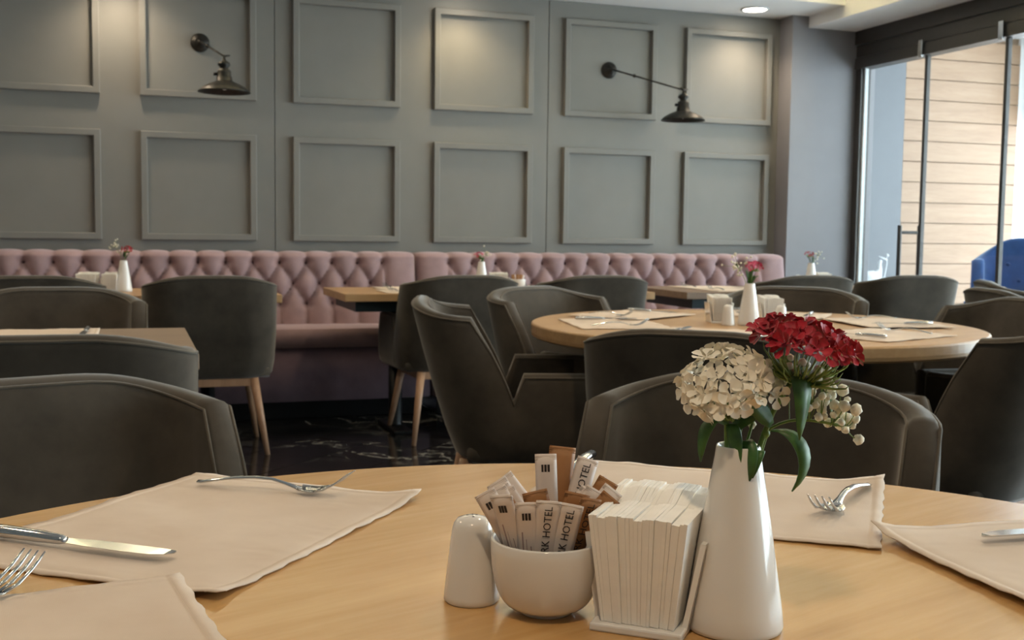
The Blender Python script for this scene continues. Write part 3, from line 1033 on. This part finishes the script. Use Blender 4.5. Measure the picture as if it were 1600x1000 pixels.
# banquette tables
pl = [(-.40, 5.46, 'left banquette table in front of the leftmost chair'), (.33, 5.46, 'left banquette table in front of the chair with the visible leg'), (1.36, 5.49, 'middle banquette table at the left chair'), (2.17, 5.49, 'middle banquette table at the right chair'),
      (1.40, 5.80, 'middle banquette table at the left sofa seat'), (2.19, 5.80, 'middle banquette table at the right sofa seat'), (3.16, 5.46, 'right banquette table at its left chair'), (4.12, 5.46, 'right banquette table near the glass wall'), (3.16, 5.78, 'right banquette table at the left sofa seat')]
for i, (x, y, s) in enumerate(pl):
    placemat(x, y, BZ + E1, 0, 'cream placemat on the ' + s, 40 + i, sx=ML, sy=MW, amp=.003)
    cutlery('fork', x - .12, y - .09, BZ + .005, 90, 'steel fork on the ' + s)
placemat(-.27, 3.21, TZ + E1, 0, 'pale placemat on the brown table at the left edge', 60, sx=ML, sy=MW, amp=.003)
cutlery('knife', -.115, 3.30, TZ + .005, 268, 'steel knife at the right end of the placemat on the brown table')

# ------------------------------------------------------------------ porcelain
def shaker(x, y, z, label, s=1.0):
    t = empty('salt_shaker', (x, y, z), .4, label, 'shaker', 'white porcelain shakers')
    t.scale = (s, s, s)
    obj('shaker_body', lathe_me('shaker_body', [(.0205, 0), (.0218, .002), (.0216, .006), (.0195, .025), (.0172, .045), (.0158, .056), (.0145, .061), (.0115, .0648), (.006, .0666), (.0006, .0672)], 32), 'porcelain', t, smooth=True)
    for k in range(3):
        obj('pour_hole', lathe_me('pour_hole', [(.0011, .0), (.0011, .0006), (.0002, .0007)], 8), 'print', t, (.004 * math.cos(k * 2.1), .004 * math.sin(k * 2.1), .0664))
    obj('stopper', lathe_me('stopper', [(.008, .0002), (.008, .001), (.0006, .0012)], 16), 'print2', t)
    return t
shaker(.2475, .8165, TZ, 'white porcelain salt shaker beside the sugar bowl on the nearest table')

def bowl_me(r=.0425, h=.056):
    pr = [(.019, 0), (.021, .001), (.0215, .004)]
    for i in range(1, 13):
        a = i / 12 * PI * .5
        pr.append((.0215 + (r - .0215) * math.sin(a) ** .8, .004 + (h - .004) * (1 - math.cos(a) ** .9 if i < 12 else 1)))
    pr += [(r - .0006, h + .0012), (r - .0022, h + .0012), (r - .003, h)]
    for i in range(11, 0, -1):
        a = i / 12 * PI * .5
        pr.append((.0185 + (r - .0215) * math.sin(a) ** .8, .007 + (h - .007) * (1 - math.cos(a) ** .9)))
    pr += [(.0006, .007)]
    return lathe_me('bowl_body', pr, 48)
def sugar_bowl(x, y, z, label):
    t = empty('sugar_bowl', (x, y, z), 0, label, 'bowl', 'white porcelain sugar bowls')
    obj('bowl_body', bowl_me(), 'porcelain', t, smooth=True)
    obj('foot_ring', lathe_me('foot_ring', [(.017, 0), (.0195, 0), (.0205, .0012), (.0195, .003), (.017, .003)], 32, False), 'porcelain', t, smooth=True)
    return t
BX, BY = .294, .776
sugar_bowl(BX, BY, TZ, 'round white porcelain bowl filled with sugar sachets on the nearest table')

UX, UY = (math.cos(YAW), -math.sin(YAW)), (math.sin(YAW), math.cos(YAW))   # room directions: across / away from the seat
def sachet_root(kind, l, w, txt, emblem=True, small=False):
    t = empty('sugar_sachet')
    th = .0034
    # pillow-shaped stick with crimped flat ends
    v, f = [], []
    nz, nx = 10, 6
    for j in range(nz + 1):
        z = l * j / nz
        e = min(z, l - z)
        tk = .0003 + (th / 2) * sstep(.003, .012, e)
        ring = []
        for i in range(nx + 1):
            u = -1 + 2 * i / nx
            ring.append((u * w / 2, -tk * (1 - u * u) ** .5 - .00015, z))
        for i in range(nx - 1, 0, -1):
            u = -1 + 2 * i / nx
            ring.append((u * w / 2, tk * (1 - u * u) ** .5 + .00015, z))
        v += ring
    n = 2 * nx
    for j in range(nz):
        for k in range(n):
            k2 = (k + 1) % n
            f.append((j * n + k, j * n + k2, j * n + n + k2, j * n + n + k))
    f += [list(range(n)), [nz * n + k for k in range(n)]]
    obj('sachet_body', pydata('sachet_body', v, f), kind, t, smooth=True)
    cr = [(-w / 2, w / 2, -.00075, .00075, l - .0042 + k * .0012, l - .0042 + k * .0012 + .0005) for k in range(3)]
    obj('crimped_end', boxes_me('crimped_end', cr), kind, t)
    yf = -th / 2 - .0007
    if txt:
        me = text_me(txt, .0080)
        o = obj('lettering', me, 'print', t)
        o.matrix_local = Matrix.Translation((.0030, yf, l * .36)) @ Matrix.Rotation(-PI / 2, 4, 'Y') @ Matrix.Rotation(PI / 2, 4, 'X')
    if emblem:
        zz = l - .0135
        obj('emblem', boxes_me('emblem', [(-.0034, -.0018, yf + .0004, yf + .0008, zz, zz + .0055), (-.0012, .0006, yf + .0004, yf + .0008, zz, zz + .0055), (.0012, .0030, yf + .0004, yf + .0008, zz, zz + .0055)]), 'print', t)
    if small:
        obj('small_print', boxes_me('small_print', [(-.0045 + k * .0028, -.0036 + k * .0028, yf + .0003, yf + .0006, l * .2, l * (.72 - .07 * k)) for k in range(3)]), 'print2', t)
    return t
SRC = {}
def sachet(kind, u, v_, base_r, top_out, zt, roll, label, txt='MARK HOTEL', emblem=False, small=False, l=.082, w=.0165, yaw=0.0):
    """u,v_: top position of the stick (across, away) relative to the bowl centre"""
    key = (kind, txt, emblem, small, l, w)
    if key not in SRC:
        SRC[key] = sachet_root(kind, l, w, txt, emblem, small)
        t = SRC[key]
    else:
        t = copy_tree(SRC[key])
    bu, bv = u * base_r, v_ * base_r
    top = Vector((BX + UX[0] * u + UY[0] * v_, BY + UX[1] * u + UY[1] * v_, TZ + zt))
    dirn = Vector((UX[0] * (u - bu) + UY[0] * (v_ - bv), UX[1] * (u - bu) + UY[1] * (v_ - bv), 0))
    hl = min(dirn.length, l * .8)
    dz = math.sqrt(max(1e-6, l * l - hl * hl))
    ax = (dirn.normalized() * hl + Vector((0, 0, dz))).normalized() if dirn.length > 1e-6 else Vector((0, 0, 1))
    base = top - ax * l
    # face the seat: local -Y toward the diner
    fw = Vector((-UY[0], -UY[1], 0))
    fw.rotate(Quaternion((0, 0, 1), yaw))
    yv = -(fw - ax * fw.dot(ax)).normalized()
    xv = yv.cross(ax)
    mw = Matrix(((xv.x, yv.x, ax.x, base.x), (xv.y, yv.y, ax.y, base.y), (xv.z, yv.z, ax.z, base.z), (0, 0, 0, 1)))
    t.matrix_world = mw @ Matrix.Translation((0, 0, l / 2)) @ Matrix.Rotation(roll, 4, 'Y') @ Matrix.Translation((0, 0, -l / 2))
    return tag(t, label, 'sachet', 'sugar sachets in the white bowl')
sachet('sachet', -.0345, -.0225, .40, 0, .094, -.02, 'white sugar sachet at the far left of the bowl with dark emblem', '', True, True, w=.019, yaw=-.5)
sachet('sachet', -.0190, -.0290, .40, 0, .090, .06, 'white sugar sachet with emblem, second from the left in the bowl', '', True, True, yaw=-.1)
sachet('sachet', -.0040, -.0310, .40, 0, .092, .10, 'white sachet with upright dark lettering at the front centre of the bowl', w=.0185)
sachet('sachet', .0125, -.0295, .42, 0, .090, .10, 'white sachet with upright dark lettering next to the brown sachet', w=.0185)
sachet('kraft', .0275, -.0205, .45, 0, .092, .12, 'brown sachet with dark lettering next to the napkins', yaw=.45, w=.0185)
sachet('kraft', .018, -.011, .5, 0, .094, .1, 'plain brown sachet tucked behind the lettered white sachet', '', w=.019)
sachet('kraft', .0, -.012, .5, 0, .096, -.25, 'brown sachet in the middle of the bowl leaning left', '', w=.019)
sachet('sachet', .0005, .012, .5, 0, .118, -.05, 'white sachet rising highest with a dark emblem at its top', '', True, False, yaw=-.1)
sachet('sachet', -.014, .004, .5, 0, .098, -.5, 'white sachet leaning far left in the middle of the bowl', '', True)
sachet('sachet', -.026, .0, .5, 0, .098, -.35, 'white sachet leaning left at the back left of the bowl', '', True)
sachet('sachet', -.022, .016, .5, 0, .102, -.45, 'plain white sachet at the back left rim of the bowl', '')
sachet('sachet', -.030, .011, .5, 0, .096, -.2, 'plain white sachet behind the left salt shaker side of the bowl', '')
sachet('kraft', .010, .022, .5, 0, .122, .05, 'wide brown stick sachet standing tall at the back of the bowl', '', w=.021, yaw=.2)
sachet('sachet', .027, .022, .5, 0, .114, .12, 'white lettered sachet standing at the back right of the bowl')
sachet('sachet', .034, .008, .5, 0, .100, .45, 'plain white sachet leaning right toward the napkins', '')
sachet('sachet', .022, .004, .5, 0, .098, .4, 'white sachet leaning right in the middle of the bowl', '')
sachet('sachet', -.036, -.008, .5, 0, .097, -.3, 'white sachet with emblem resting on the left rim of the bowl', '', True)
sachet('sachet', -.012, .024, .5, 0, .106, -.6, 'plain white sachet lying slanted at the very back of the bowl', '')
sachet('sachet', -.008, -.006, .5, 0, .095, -.75, 'plain white sachet lying almost flat across the middle of the bowl', '')
sachet('kraft', -.018, -.012, .5, 0, .094, -.4, 'narrow brown sachet between the left white sachets', '', w=.014)
sachet('sachet', .012, .006, .5, 0, .099, .55, 'plain white sachet crossing in front of the tall brown stick', '')
sachet('kraft', .030, .0, .5, 0, .097, .5, 'brown sachet slanting right behind the lettered brown one', '', w=.016)
sachet('sachet', .026, .030, .5, 0, .106, .7, 'plain white sachet slanting low behind the napkins', '')
sachet('kraft', .036, .016, .5, 0, .102, .3, 'brown sachet at the back right rim of the bowl', '')

# ------------------------------------------------------------------ napkin holders
def napkin_me(seed, dep=.098, hgt=.078, th=.0021):
    rg = random.Random(seed)
    ny, nz = 8, 6
    v, f = [], []
    ph = rg.uniform(0, 6.28)
    dz = rg.uniform(-.0012, .0012)
    dy = rg.uniform(-.0014, .0014)
    for side in (-1, 1):
        for j in range(nz + 1):
            for i in range(ny + 1):
                y, z = i / ny, j / nz
                wob = .0002 * math.sin(y * 5 + ph) * z
                t = th / 2 * (1 + .38 * z)
                v.append((side * t + wob, y * dep + dy * (1 - y) - .005 * (z - .5) * max(0.0, 1 - y * 3), z * hgt + dz * z + .006 * z * sstep(.5, .75, y)))
    N = (nz + 1) * (ny + 1)
    for j in range(nz):
        for i in range(ny):
            p = j * (ny + 1) + i
            f.append((p, p + ny + 1, p + ny + 2, p + 1))
            f.append((p + N, p + N + 1, p + N + ny + 2, p + N + ny + 1))
    for i in range(ny):
        f.append((i, i + 1, i + 1 + N, i + N))
        q = nz * (ny + 1) + i
        f.append((q, q + N, q + N + 1, q + 1))
    for j in range(nz):
        p = j * (ny + 1)
        f.append((p, p + N, p + N + ny + 1, p + ny + 1))
        q = p + ny
        f.append((q, q + ny + 1, q + ny + 1 + N, q + N))
    return pydata('paper_napkin', v, f)
NAPS = [napkin_me(s) for s in range(6)]
for m_ in NAPS:
    m_.materials.append(M['paper'])
def napkin_holder(x, y, z, ang, where, n, wb, wt, full=True):
    """origin: middle of the front base edge; +Y into depth"""
    t = empty('napkin_holder', (x, y, z), math.radians(ang), 'white porcelain napkin holder ' + where, 'napkin holder', 'white napkin holders')
    hb = wb / 2 + .006
    obj('holder_base', box_me('holder_base', -hb, hb, -.004, .100, 0, .006, .0015), 'porcelain', t)
    for s in (-1, 1):
        fl = (wt - wb) / 2 + .002
        v = [(s * hb, .012, .004), (s * (hb - .004), .012, .004), (s * (hb - .004), .098, .004), (s * hb, .098, .004),
             (s * (hb + fl), .018, .066), (s * (hb + fl - .004), .018, .066), (s * (hb + fl - .004), .092, .066), (s * (hb + fl), .092, .066)]
        obj('side_plate', pydata('side_plate', v, [(0, 1, 2, 3), (4, 7, 6, 5), (0, 4, 5, 1), (1, 5, 6, 2), (2, 6, 7, 3), (3, 7, 4, 0)]), 'porcelain', t)
    for i in range(n):
        q = (i + .5) / n - .5
        o = obj('paper_napkin', NAPS[(i * 5 + i // 3) % 6], None)
        ub, ut = q * wb * .96, q * wt * .98
        tilt = math.atan2(ut - ub, .078)
        o.matrix_world = Matrix.Translation((x, y, z)) @ Matrix.Rotation(math.radians(ang), 4, 'Z') @ Matrix.Translation((ub, random.uniform(-.0006, .0006), .0064)) @ Matrix.Rotation(tilt, 4, 'Y')
        lab = 'white paper napkin in the holder ' + where
        tag(o, lab, 'napkin', 'paper napkins in the holder ' + where)
    return t
napkin_holder(.3375, .7085, TZ, -40, 'beside the sugar bowl on the nearest table', 24, .056, .074)

# ------------------------------------------------------------------ vases and flowers
VPROF = [(.0335, 0), (.0352, .0012), (.0358, .004), (.0345, .016), (.0305, .042), (.0262, .070), (.0222, .094), (.0188, .114), (.0166, .127), (.0158, .1335), (.0153, .1345), (.0143, .1342), (.0148, .127), (.0168, .113), (.02, .094), (.026, .05), (.03, .012), (.0006, .010)]
def vase(x, y, z, label, s=1.0):
    t = empty('bud_vase', (x, y, z), 0, label, 'vase', 'white porcelain bud vases')
    t.scale = (s, s, s)
    obj('vase_body', lathe_me('vase_body', VPROF, 48), 'porcelain', t, smooth=True)
    obj('foot_ring', lathe_me('foot_ring', [(.028, .0002), (.033, .0002), (.0335, .0008), (.028, .0008)], 32, False), 'porcelain', t, smooth=True)
    return t
VX, VY = .414, .705
vase(VX, VY, TZ, 'tall white conical porcelain vase holding red and white flowers on the nearest table')

def floret_me(name, r, fringe, cup, seed, np_=5):
    rg = random.Random(seed)
    v, f = [(0, 0, 0)], []
    for k in range(np_):
        a0 = 2 * PI * k / np_ + rg.uniform(-.08, .08)
        rr = r * rg.uniform(.9, 1.08)
        tw = rg.uniform(-.25, .25)
        b = len(v)
        rows = [(.35, .30), (.65, .50), (.88, .56), (1.0, .36)]
        for (q, ha) in rows:
            for s in (-1, -.5, 0, .5, 1):
                rad = q * rr * (1 - .06 * s * s)
                if q == 1.0 and fringe:
                    rad *= 1 + rg.uniform(-.09, .09)
                a = a0 + s * ha
                z = cup * (q ** 1.5) * r - .12 * r * q * (1 - s * s) * 0 + .16 * r * q * s * tw + .06 * r * abs(s) * q
                v.append((rad * math.cos(a), rad * math.sin(a), z))
        for i in range(4):
            f.append((0, b + i, b + i + 1))
        for j in range(3):
            for i in range(4):
                p = b + j * 5 + i
                f.append((p, p + 5, p + 6, p + 1))
    return pydata(name, v, f)
RED = [floret_me('floret', .0100, True, .42, s) for s in range(4)]
WHT = [floret_me('floret', .0108, False, .22, 10 + s) for s in range(4)]
PNK = [floret_me('floret', .0105, True, .3, 20 + s) for s in range(2)]
for lst, mt in ((RED, 'red'), (WHT, 'white'), (PNK, 'pink')):
    for m_ in lst:
        m_.materials.append(M[mt])
        for p_ in m_.polygons:
            p_.use_smooth = True
eye = lathe_me('flower_eye', [(.0004, -.0002), (.0013, .0004), (.0008, .0012), (.0003, .0014)], 6, False)
eye.materials.append(M['pink'])

def orient(o, pos, nrm, spin=0.0, sc_=1.0):
    q = Vector((0, 0, 1)).rotation_difference(Vector(nrm).normalized())
    o.matrix_local = Matrix.Translation(pos) @ q.to_matrix().to_4x4() @ Matrix.Rotation(spin, 4, 'Z') @ Matrix.Scale(sc_, 4)

def leaf_me(pts, width, fold=.25, th=.0007, hdir=None):
    fr = frames(pts)
    n = len(fr)
    v, f = [], []
    side = None
    for i, (p, t, u, w) in enumerate(fr):
        q = i / (n - 1)
        wd = width * (math.sin(PI * min(1, q * .93 + .07)) ** .7) + .0004
        h = t.cross(Vector((0, 0, 1))) if hdir is None else (hdir - t * hdir.dot(t))
        if h.length < .2:
            h = side if side is not None else u
        h.normalize()
        if side is not None and h.dot(side) < 0: h = -h
        side = h
        up = h.cross(t).normalized()
        v += [p - h * wd + up * wd * fold, p, p + h * wd + up * wd * fold]
        v += [p - h * wd + up * (wd * fold - th), p - up * th, p + h * wd + up * (wd * fold - th)]
    for i in range(n - 1):
        a, b = i * 6, i * 6 + 6
        for (x, y) in ((0, 1), (1, 2), (2, 5), (5, 4), (4, 3), (3, 0)):
            f.append((a + x, a + y, b + y, b + x))
    f += [(0, 1, 4, 3), (1, 2, 5, 4), ((n - 1) * 6, (n - 1) * 6 + 1, (n - 1) * 6 + 4, (n - 1) * 6 + 3), ((n - 1) * 6 + 1, (n - 1) * 6 + 2, (n - 1) * 6 + 5, (n - 1) * 6 + 4)]
    return pydata('leaf', v, f)

def cluster(root, c, axis, R, flat, n, lst, spread, seed, eyes=False, fsc=1.0):
    rg = random.Random(seed)
    axis = Vector(axis).normalized()
    a1 = axis.orthogonal().normalized()
    a2 = axis.cross(a1)
    for i in range(n):
        q = (i + .5) / n
        th = spread * math.sqrt(q)
        ph = i * 2.39996 + rg.uniform(-.2, .2)
        d = axis * math.cos(th) + (a1 * math.cos(ph) + a2 * math.sin(ph)) * math.sin(th)
        pos = Vector(c) + (a1 * math.cos(ph) + a2 * math.sin(ph)) * math.sin(th) * R + axis * (math.cos(th) * R * flat)
        pos += Vector((rg.uniform(-1, 1), rg.uniform(-1, 1), rg.uniform(-1, 1))) * R * .10
        nrm = (d * 1.0 + axis * .25 + Vector((rg.uniform(-.55, .55), rg.uniform(-.55, .55), rg.uniform(-.55, .55))))
        o = obj('floret', lst[i % len(lst)], None, root)
        orient(o, pos, nrm, rg.uniform(0, 6.28), fsc * rg.uniform(.88, 1.12))
        if eyes:
            e = obj('flower_eye', eye, None, o)

def bracts(root, c, axis, R, n, ln, seed, mat='bract'):
    rg = random.Random(seed)
    axis = Vector(axis).normalized()
    a1 = axis.orthogonal().normalized()
    a2 = axis.cross(a1)
    v, f = [], []
    for i in range(n):
        ph = rg.uniform(0, 6.28)
        rd = a1 * math.cos(ph) + a2 * math.sin(ph)
        p0 = Vector(c) - axis * R * .75
        p3 = Vector(c) + rd * R * rg.uniform(.45, 1.0) * ln + axis * R * rg.uniform(-.55, .1)
        p1 = p0 + rd * R * .3 * rg.uniform(.5, 1)
        p2 = p3 - axis * R * .25 + rd * .002
        tube_data(bez(p0, p1, p2, p3, 6), [.0010, .0012, .0011, .0009, .0006, .0002], 4, v, f)
    obj('bracts', pydata('bracts', v, f), mat, root, smooth=True)

def stem(root, pts, r0, r1, mat='green2', name='stem'):
    n = len(pts)
    return obj(name, tube_me(name, pts, [r0 + (r1 - r0) * i / (n - 1) for i in range(n)], 8), mat, root, smooth=True)

def cam_pt(u, v_, z):
    """vase-local point: u across, v_ away, z above the table"""
    return Vector((UX[0] * u + UY[0] * v_, UX[1] * u + UY[1] * v_, z))
C = cam_pt
# --- crimson sweet william
rt = empty('crimson_flower', (VX, VY, TZ), 0, 'crimson sweet william flower head on a leafy stem in the near vase', 'flower')
rc = C(.0445, 0, .2075)
rax = C(.20, -.10, 1.0)
st_pts = bez(C(.003, .0, .03), C(.006, 0, .12), C(.018, 0, .140), C(.024, 0, .158), 8) + bez(C(.024, 0, .158), C(.031, 0, .172), C(.038, 0, .182), C(.043, 0, .192), 5)[1:]
stem(rt, st_pts, .0022, .0019)
cluster(rt, rc - rax.normalized() * .004, rax, .0355, .42, 54, RED, 1.28, 3, True)
bracts(rt, rc + C(.003, 0, -.006), rax, .029, 90, 1.2, 4)
# stalk node and leaves
obj('stem_node', lathe_me('stem_node', [(.0005, -.004), (.0025, -.002), (.0033, 0), (.0024, .002), (.0005, .004)], 10, False), 'green2', rt, C(.0195, 0, .143), smooth=True)
for (a, b, c_, d, w) in (
        (C(.037, -.006, .186), C(.042, -.016, .192), C(.043, -.022, .178), C(.0385, -.020, .142), .0082),
        (C(.038, .004, .184), C(.050, .006, .188), C(.053, .008, .178), C(.049, .008, .150), .0048),
        (C(.0225, -.004, .146), C(.040, -.012, .152), C(.056, -.016, .126), C(.036, -.014, .104), .0060),
        (C(.036, 0, .186), C(.020, -.004, .190), C(.015, -.008, .182), C(.016, -.008, .164), .0030),
        (C(.022, -.006, .150), C(.014, -.012, .160), C(.006, -.016, .164), C(.002, -.018, .174), .0062)):
    obj('leaf', leaf_me(bez(a, b, c_, d, 12), w, hdir=C(.85, .5, .1)), 'green', rt, smooth=True)
# --- white sweet william
wt = empty('white_flower', (VX, VY, TZ), 0, 'white sweet william flower head leaning left in the near vase', 'flower')
wc = C(-.0115, 0, .180)
wax = C(-.34, -.62, .85)
stem(wt, bez(C(-.003, 0, .03), C(-.006, 0, .10), C(-.010, 0, .145), C(-.009, 0, .172), 8), .0022, .0018)
stem(wt, bez(C(-.006, .003, .03), C(-.010, .003, .10), C(.002, .004, .145), C(.006, .004, .165), 8), .0020, .0014, name='side_stem')
cluster(wt, wc, wax, .0275, .62, 46, WHT, 1.8, 5)
cluster(wt, C(.021, .006, .176), C(.3, -.5, .8), .014, .6, 8, WHT, 1.3, 6, fsc=.8)
bracts(wt, wc + C(.004, 0, -.006), C(-.25, -.15, 1), .026, 55, 1.0, 8)
for (a, b, c_, d, w) in (
        (C(-.010, -.004, .150), C(-.022, -.010, .160), C(-.030, -.012, .150), C(-.029, -.012, .124), .0048),
        (C(-.008, -.004, .150), C(-.006, -.012, .150), C(-.006, -.014, .138), C(-.002, -.016, .120), .0052),
        (C(.000, -.006, .138), C(.006, -.014, .142), C(.006, -.020, .130), C(.005, -.0185, .112), .0050),
        (C(.012, -.002, .120), C(.014, -.012, .140), C(.012, -.019, .135), C(.007, -.0185, .114), .0036),
        (C(-.002, .004, .145), C(.006, .0, .160), C(.016, -.004, .165), C(.020, -.006, .158), .0075)):
    obj('leaf', leaf_me(bez(a, b, c_, d, 12), w, hdir=C(.8, -.6, .1)), 'green', wt, smooth=True)
# --- gypsophila
def blossom_me(r, seed):
    rg = random.Random(seed)
    bm = bmesh.new()
    bmesh.ops.create_icosphere(bm, subdivisions=2, radius=r)
    for v in bm.verts:
        v.co *= 1 + rg.uniform(-.16, .16)
        v.co.z *= .85
    me = bpy.data.meshes.new('blossom')
    bm.to_mesh(me)
    bm.free()
    return me
BLO = [blossom_me(.0039, s) for s in range(3)]
for m_ in BLO:
    m_.materials.append(M['gyp'])
    for p_ in m_.polygons:
        p_.use_smooth = True
def gyp_sprig(root, start, pts, main, seed, sc_=1.0):
    rg = random.Random(seed)
    v, f = [], []
    tube_data(main, [.0011] * len(main), 6, v, f)
    mm = [Vector(p) for p in main]
    for p in pts:
        p = Vector(p)
        near = min(mm[len(mm) // 3:], key=lambda q: (q - p).length)
        tube_data(bez(near, near.lerp(p, .3) + Vector((0, 0, -.003)), near.lerp(p, .7) + Vector((0, 0, -.003)), p, 5), .00045, 4, v, f)
        o = obj('blossom', BLO[rg.randrange(3)], None, root)
        o.location = p
        o.rotation_euler = (rg.uniform(0, 6), rg.uniform(0, 6), rg.uniform(0, 6))
        s = sc_ * rg.uniform(.7, 1.25)
        o.scale = (s, s, s)
    obj('branching_stem', pydata('branching_stem', v, f), 'green2', root, smooth=True)
gt = empty('gypsophila_sprig', (VX, VY, TZ), 0, 'cream gypsophila sprig spreading to the right of the near vase', 'flower')
def px(x, y, dv=0.0):
    """measured offsets from the vase foot, metres (millimetre grid taken from the photo)"""
    return C((x - 1150) / 2185.0, dv, (985 - y) / 2150.0)
G = [(1345, 688), (1341, 657), (1327, 657), (1318, 670), (1332, 638), (1312, 640), (1300, 648), (1305, 622), (1290, 630), (1318, 612), (1326, 626), (1296, 610), (1280, 618), (1284, 640), (1270, 632), (1302, 598), (1286, 596), (1276, 606), (1310, 658), (1298, 664), (1266, 612),
     (1282, 585), (1296, 580), (1268, 592), (1314, 632), (1322, 668), (1288, 652), (1274, 650), (1308, 610), (1262, 575), (1246, 566), (1232, 560), (1226, 572), (1240, 580), (1252, 590), (1258, 604), (1262, 622), (1258, 636), (1272, 578), (1290, 604), (1304, 634), (1310, 646), (1294, 622), (1280, 630), (1248, 612), (1240, 598), (1338, 668), (1322, 646)]
rg_ = random.Random(12)
gp = [px(x, y, rg_.uniform(-.004, .02)) for (x, y) in G]
main = bez(C(.004, .003, .03), C(.010, .004, .11), C(.020, .005, .140), C(.024, .005, .146), 6) + bez(C(.024, .005, .146), C(.040, .006, .156), C(.055, .006, .152), C(.078, .006, .148), 8)[1:]
gyp_sprig(gt, None, gp, main, 9)
gt2 = empty('gypsophila_sprig', (VX, VY, TZ), 0, 'small gypsophila sprig between the white and crimson flower heads', 'flower')
G2 = [(1170, 655), (1182, 650), (1176, 668), (1160, 660), (1190, 625), (1200, 612), (1212, 600), (1206, 585), (1218, 588), (1195, 598), (1222, 606), (1186, 640), (1214, 620)]
gyp_sprig(gt2, None, [px(x, y, rg_.uniform(.004, .022)) for (x, y) in G2], bez(C(0, .006, .03), C(.002, .008, .12), C(.008, .008, .15), C(.022, .008, .175), 8), 10, .95)

# ------------------------------------------------------------------ small bouquets and sets on the other tables
def small_bouquet(x, y, z, where, seed, colour, redoff, gypoff, n=9, ng=14, s=1.0):
    vase(x, y, z, 'white porcelain bud vase ' + where, s)
    zt = .134 * s
    cname = 'crimson' if colour is RED else 'pink'
    t = empty('crimson_flower' if colour is RED else 'pink_flower', (x, y, z), 0, '%s flower head in the vase %s' % (cname, where), 'flower')
    rc_ = C(redoff[0], 0, zt + redoff[1])
    stem(t, bez(C(0, 0, .04), C(0, 0, zt), rc_ * .6 + C(0, 0, zt * .4), rc_ - Vector((0, 0, .006)), 7), .002, .0015)
    cluster(t, rc_ - Vector((0, 0, .008)), C(.1, -.4, 1), .022, .55, n, colour, 1.4, seed, fsc=1.05)
    bracts(t, rc_ - Vector((0, 0, .004)), (0, 0, 1), .022, 26, 1.0, seed)
    rg = random.Random(seed)
    for k in range(4):
        a = rg.uniform(0, 6.28)
        p0 = C(.004 * math.cos(a), .004 * math.sin(a), zt - .01)
        p3 = C(.022 * math.cos(a) + redoff[0] * .4, .018 * math.sin(a), zt + redoff[1] * rg.uniform(.3, .8))
        obj('leaf', leaf_me(bez(p0, p0 + Vector((0, 0, .02)), p3 + Vector((0, 0, .014)), p3, 8), .006), 'green', t, smooth=True)
    g = empty('gypsophila_sprig', (x, y, z), 0, 'gypsophila sprig in the vase ' + where, 'flower')
    gc = C(gypoff[0], 0, zt + gypoff[1])
    pts = [gc + C(rg.gauss(0, .016), rg.gauss(0, .010), rg.gauss(0, .017)) for _ in range(ng)]
    gyp_sprig(g, None, pts, bez(C(0, .004, .04), C(0, .004, zt), gc * .5 + C(0, .004, zt * .5), gc, 8), seed, 1.0)
small_bouquet(1.872, 3.145, TZ, 'on the second round table', 31, PNK, (.012, .060), (-.042, .055), 12, 26, 1.0)
small_bouquet(-.035, 5.63, BZ, 'on the left banquette table', 32, RED, (.020, .058), (-.035, .068), 10, 18, 1.1)
small_bouquet(1.752, 5.66, BZ, 'on the middle banquette table', 33, PNK, (-.012, .040), (.016, .038), 7, 16, 1.1)
small_bouquet(3.775, 5.66, BZ, 'on the right banquette table', 34, RED, (-.012, .055), (.040, .045), 8, 16, 1.1)

# second round table: shakers and holders
shaker(1.800, 3.150, TZ, 'white shaker left of the vase on the second round table')
shaker(1.958, 3.095, TZ, 'white shaker right of the vase on the second round table')
napkin_holder(1.818, 3.222, TZ, -18, 'left of the vase on the second round table', 12, .056, .068)
napkin_holder(1.975, 3.165, TZ, -18, 'right of the vase on the second round table', 12, .056, .068)
napkin_holder(-.205, 5.62, BZ, -10, 'at the left of the left banquette table', 12, .075, .098)
napkin_holder(-.100, 5.60, BZ, -12, 'beside the vase on the left banquette table', 12, .064, .074)
napkin_holder(1.838, 5.62, BZ, -14, 'on the middle banquette table', 14, .085, .10)
sugar_bowl(1.945, 5.63, BZ, 'small white bowl with sachets on the middle banquette table')
shaker(3.665, 5.62, BZ, 'white shaker on the right banquette table', 1.2)
napkin_holder(3.855, 5.62, BZ, -16, 'on the right banquette table', 10, .06, .07)
sugar_bowl(3.745, 5.575, BZ, 'small white bowl with sachets on the right banquette table')
def loose_sachets(x, y, z, where, ks):
    for i, (k, du, dv, h, r) in enumerate(ks):
        key = (k, '', False, False, .07, .019)
        if key not in SRC:
            SRC[key] = sachet_root(k, .07, .019, '', False, False)
            t = SRC[key]
        else:
            t = copy_tree(SRC[key])
        t.matrix_world = Matrix.Translation((x + du, y + dv, z + h)) @ Matrix.Rotation(r, 4, 'Y')
        tag(t, ('brown' if k == 'kraft' else 'white') + ' sugar sachet in the small bowl on the ' + where, 'sachet', 'sachets in the bowl on the ' + where)
KS = [('kraft', -.016, -.006, .012, -.2), ('kraft', -.004, -.010, .012, 0), ('kraft', .008, -.006, .012, .15), ('sachet', .012, .006, .012, .3), ('sachet', -.008, .008, .012, -.15)]
loose_sachets(1.945, 5.63, BZ, 'middle banquette table', KS)
loose_sachets(3.745, 5.575, BZ, 'right banquette table', KS)
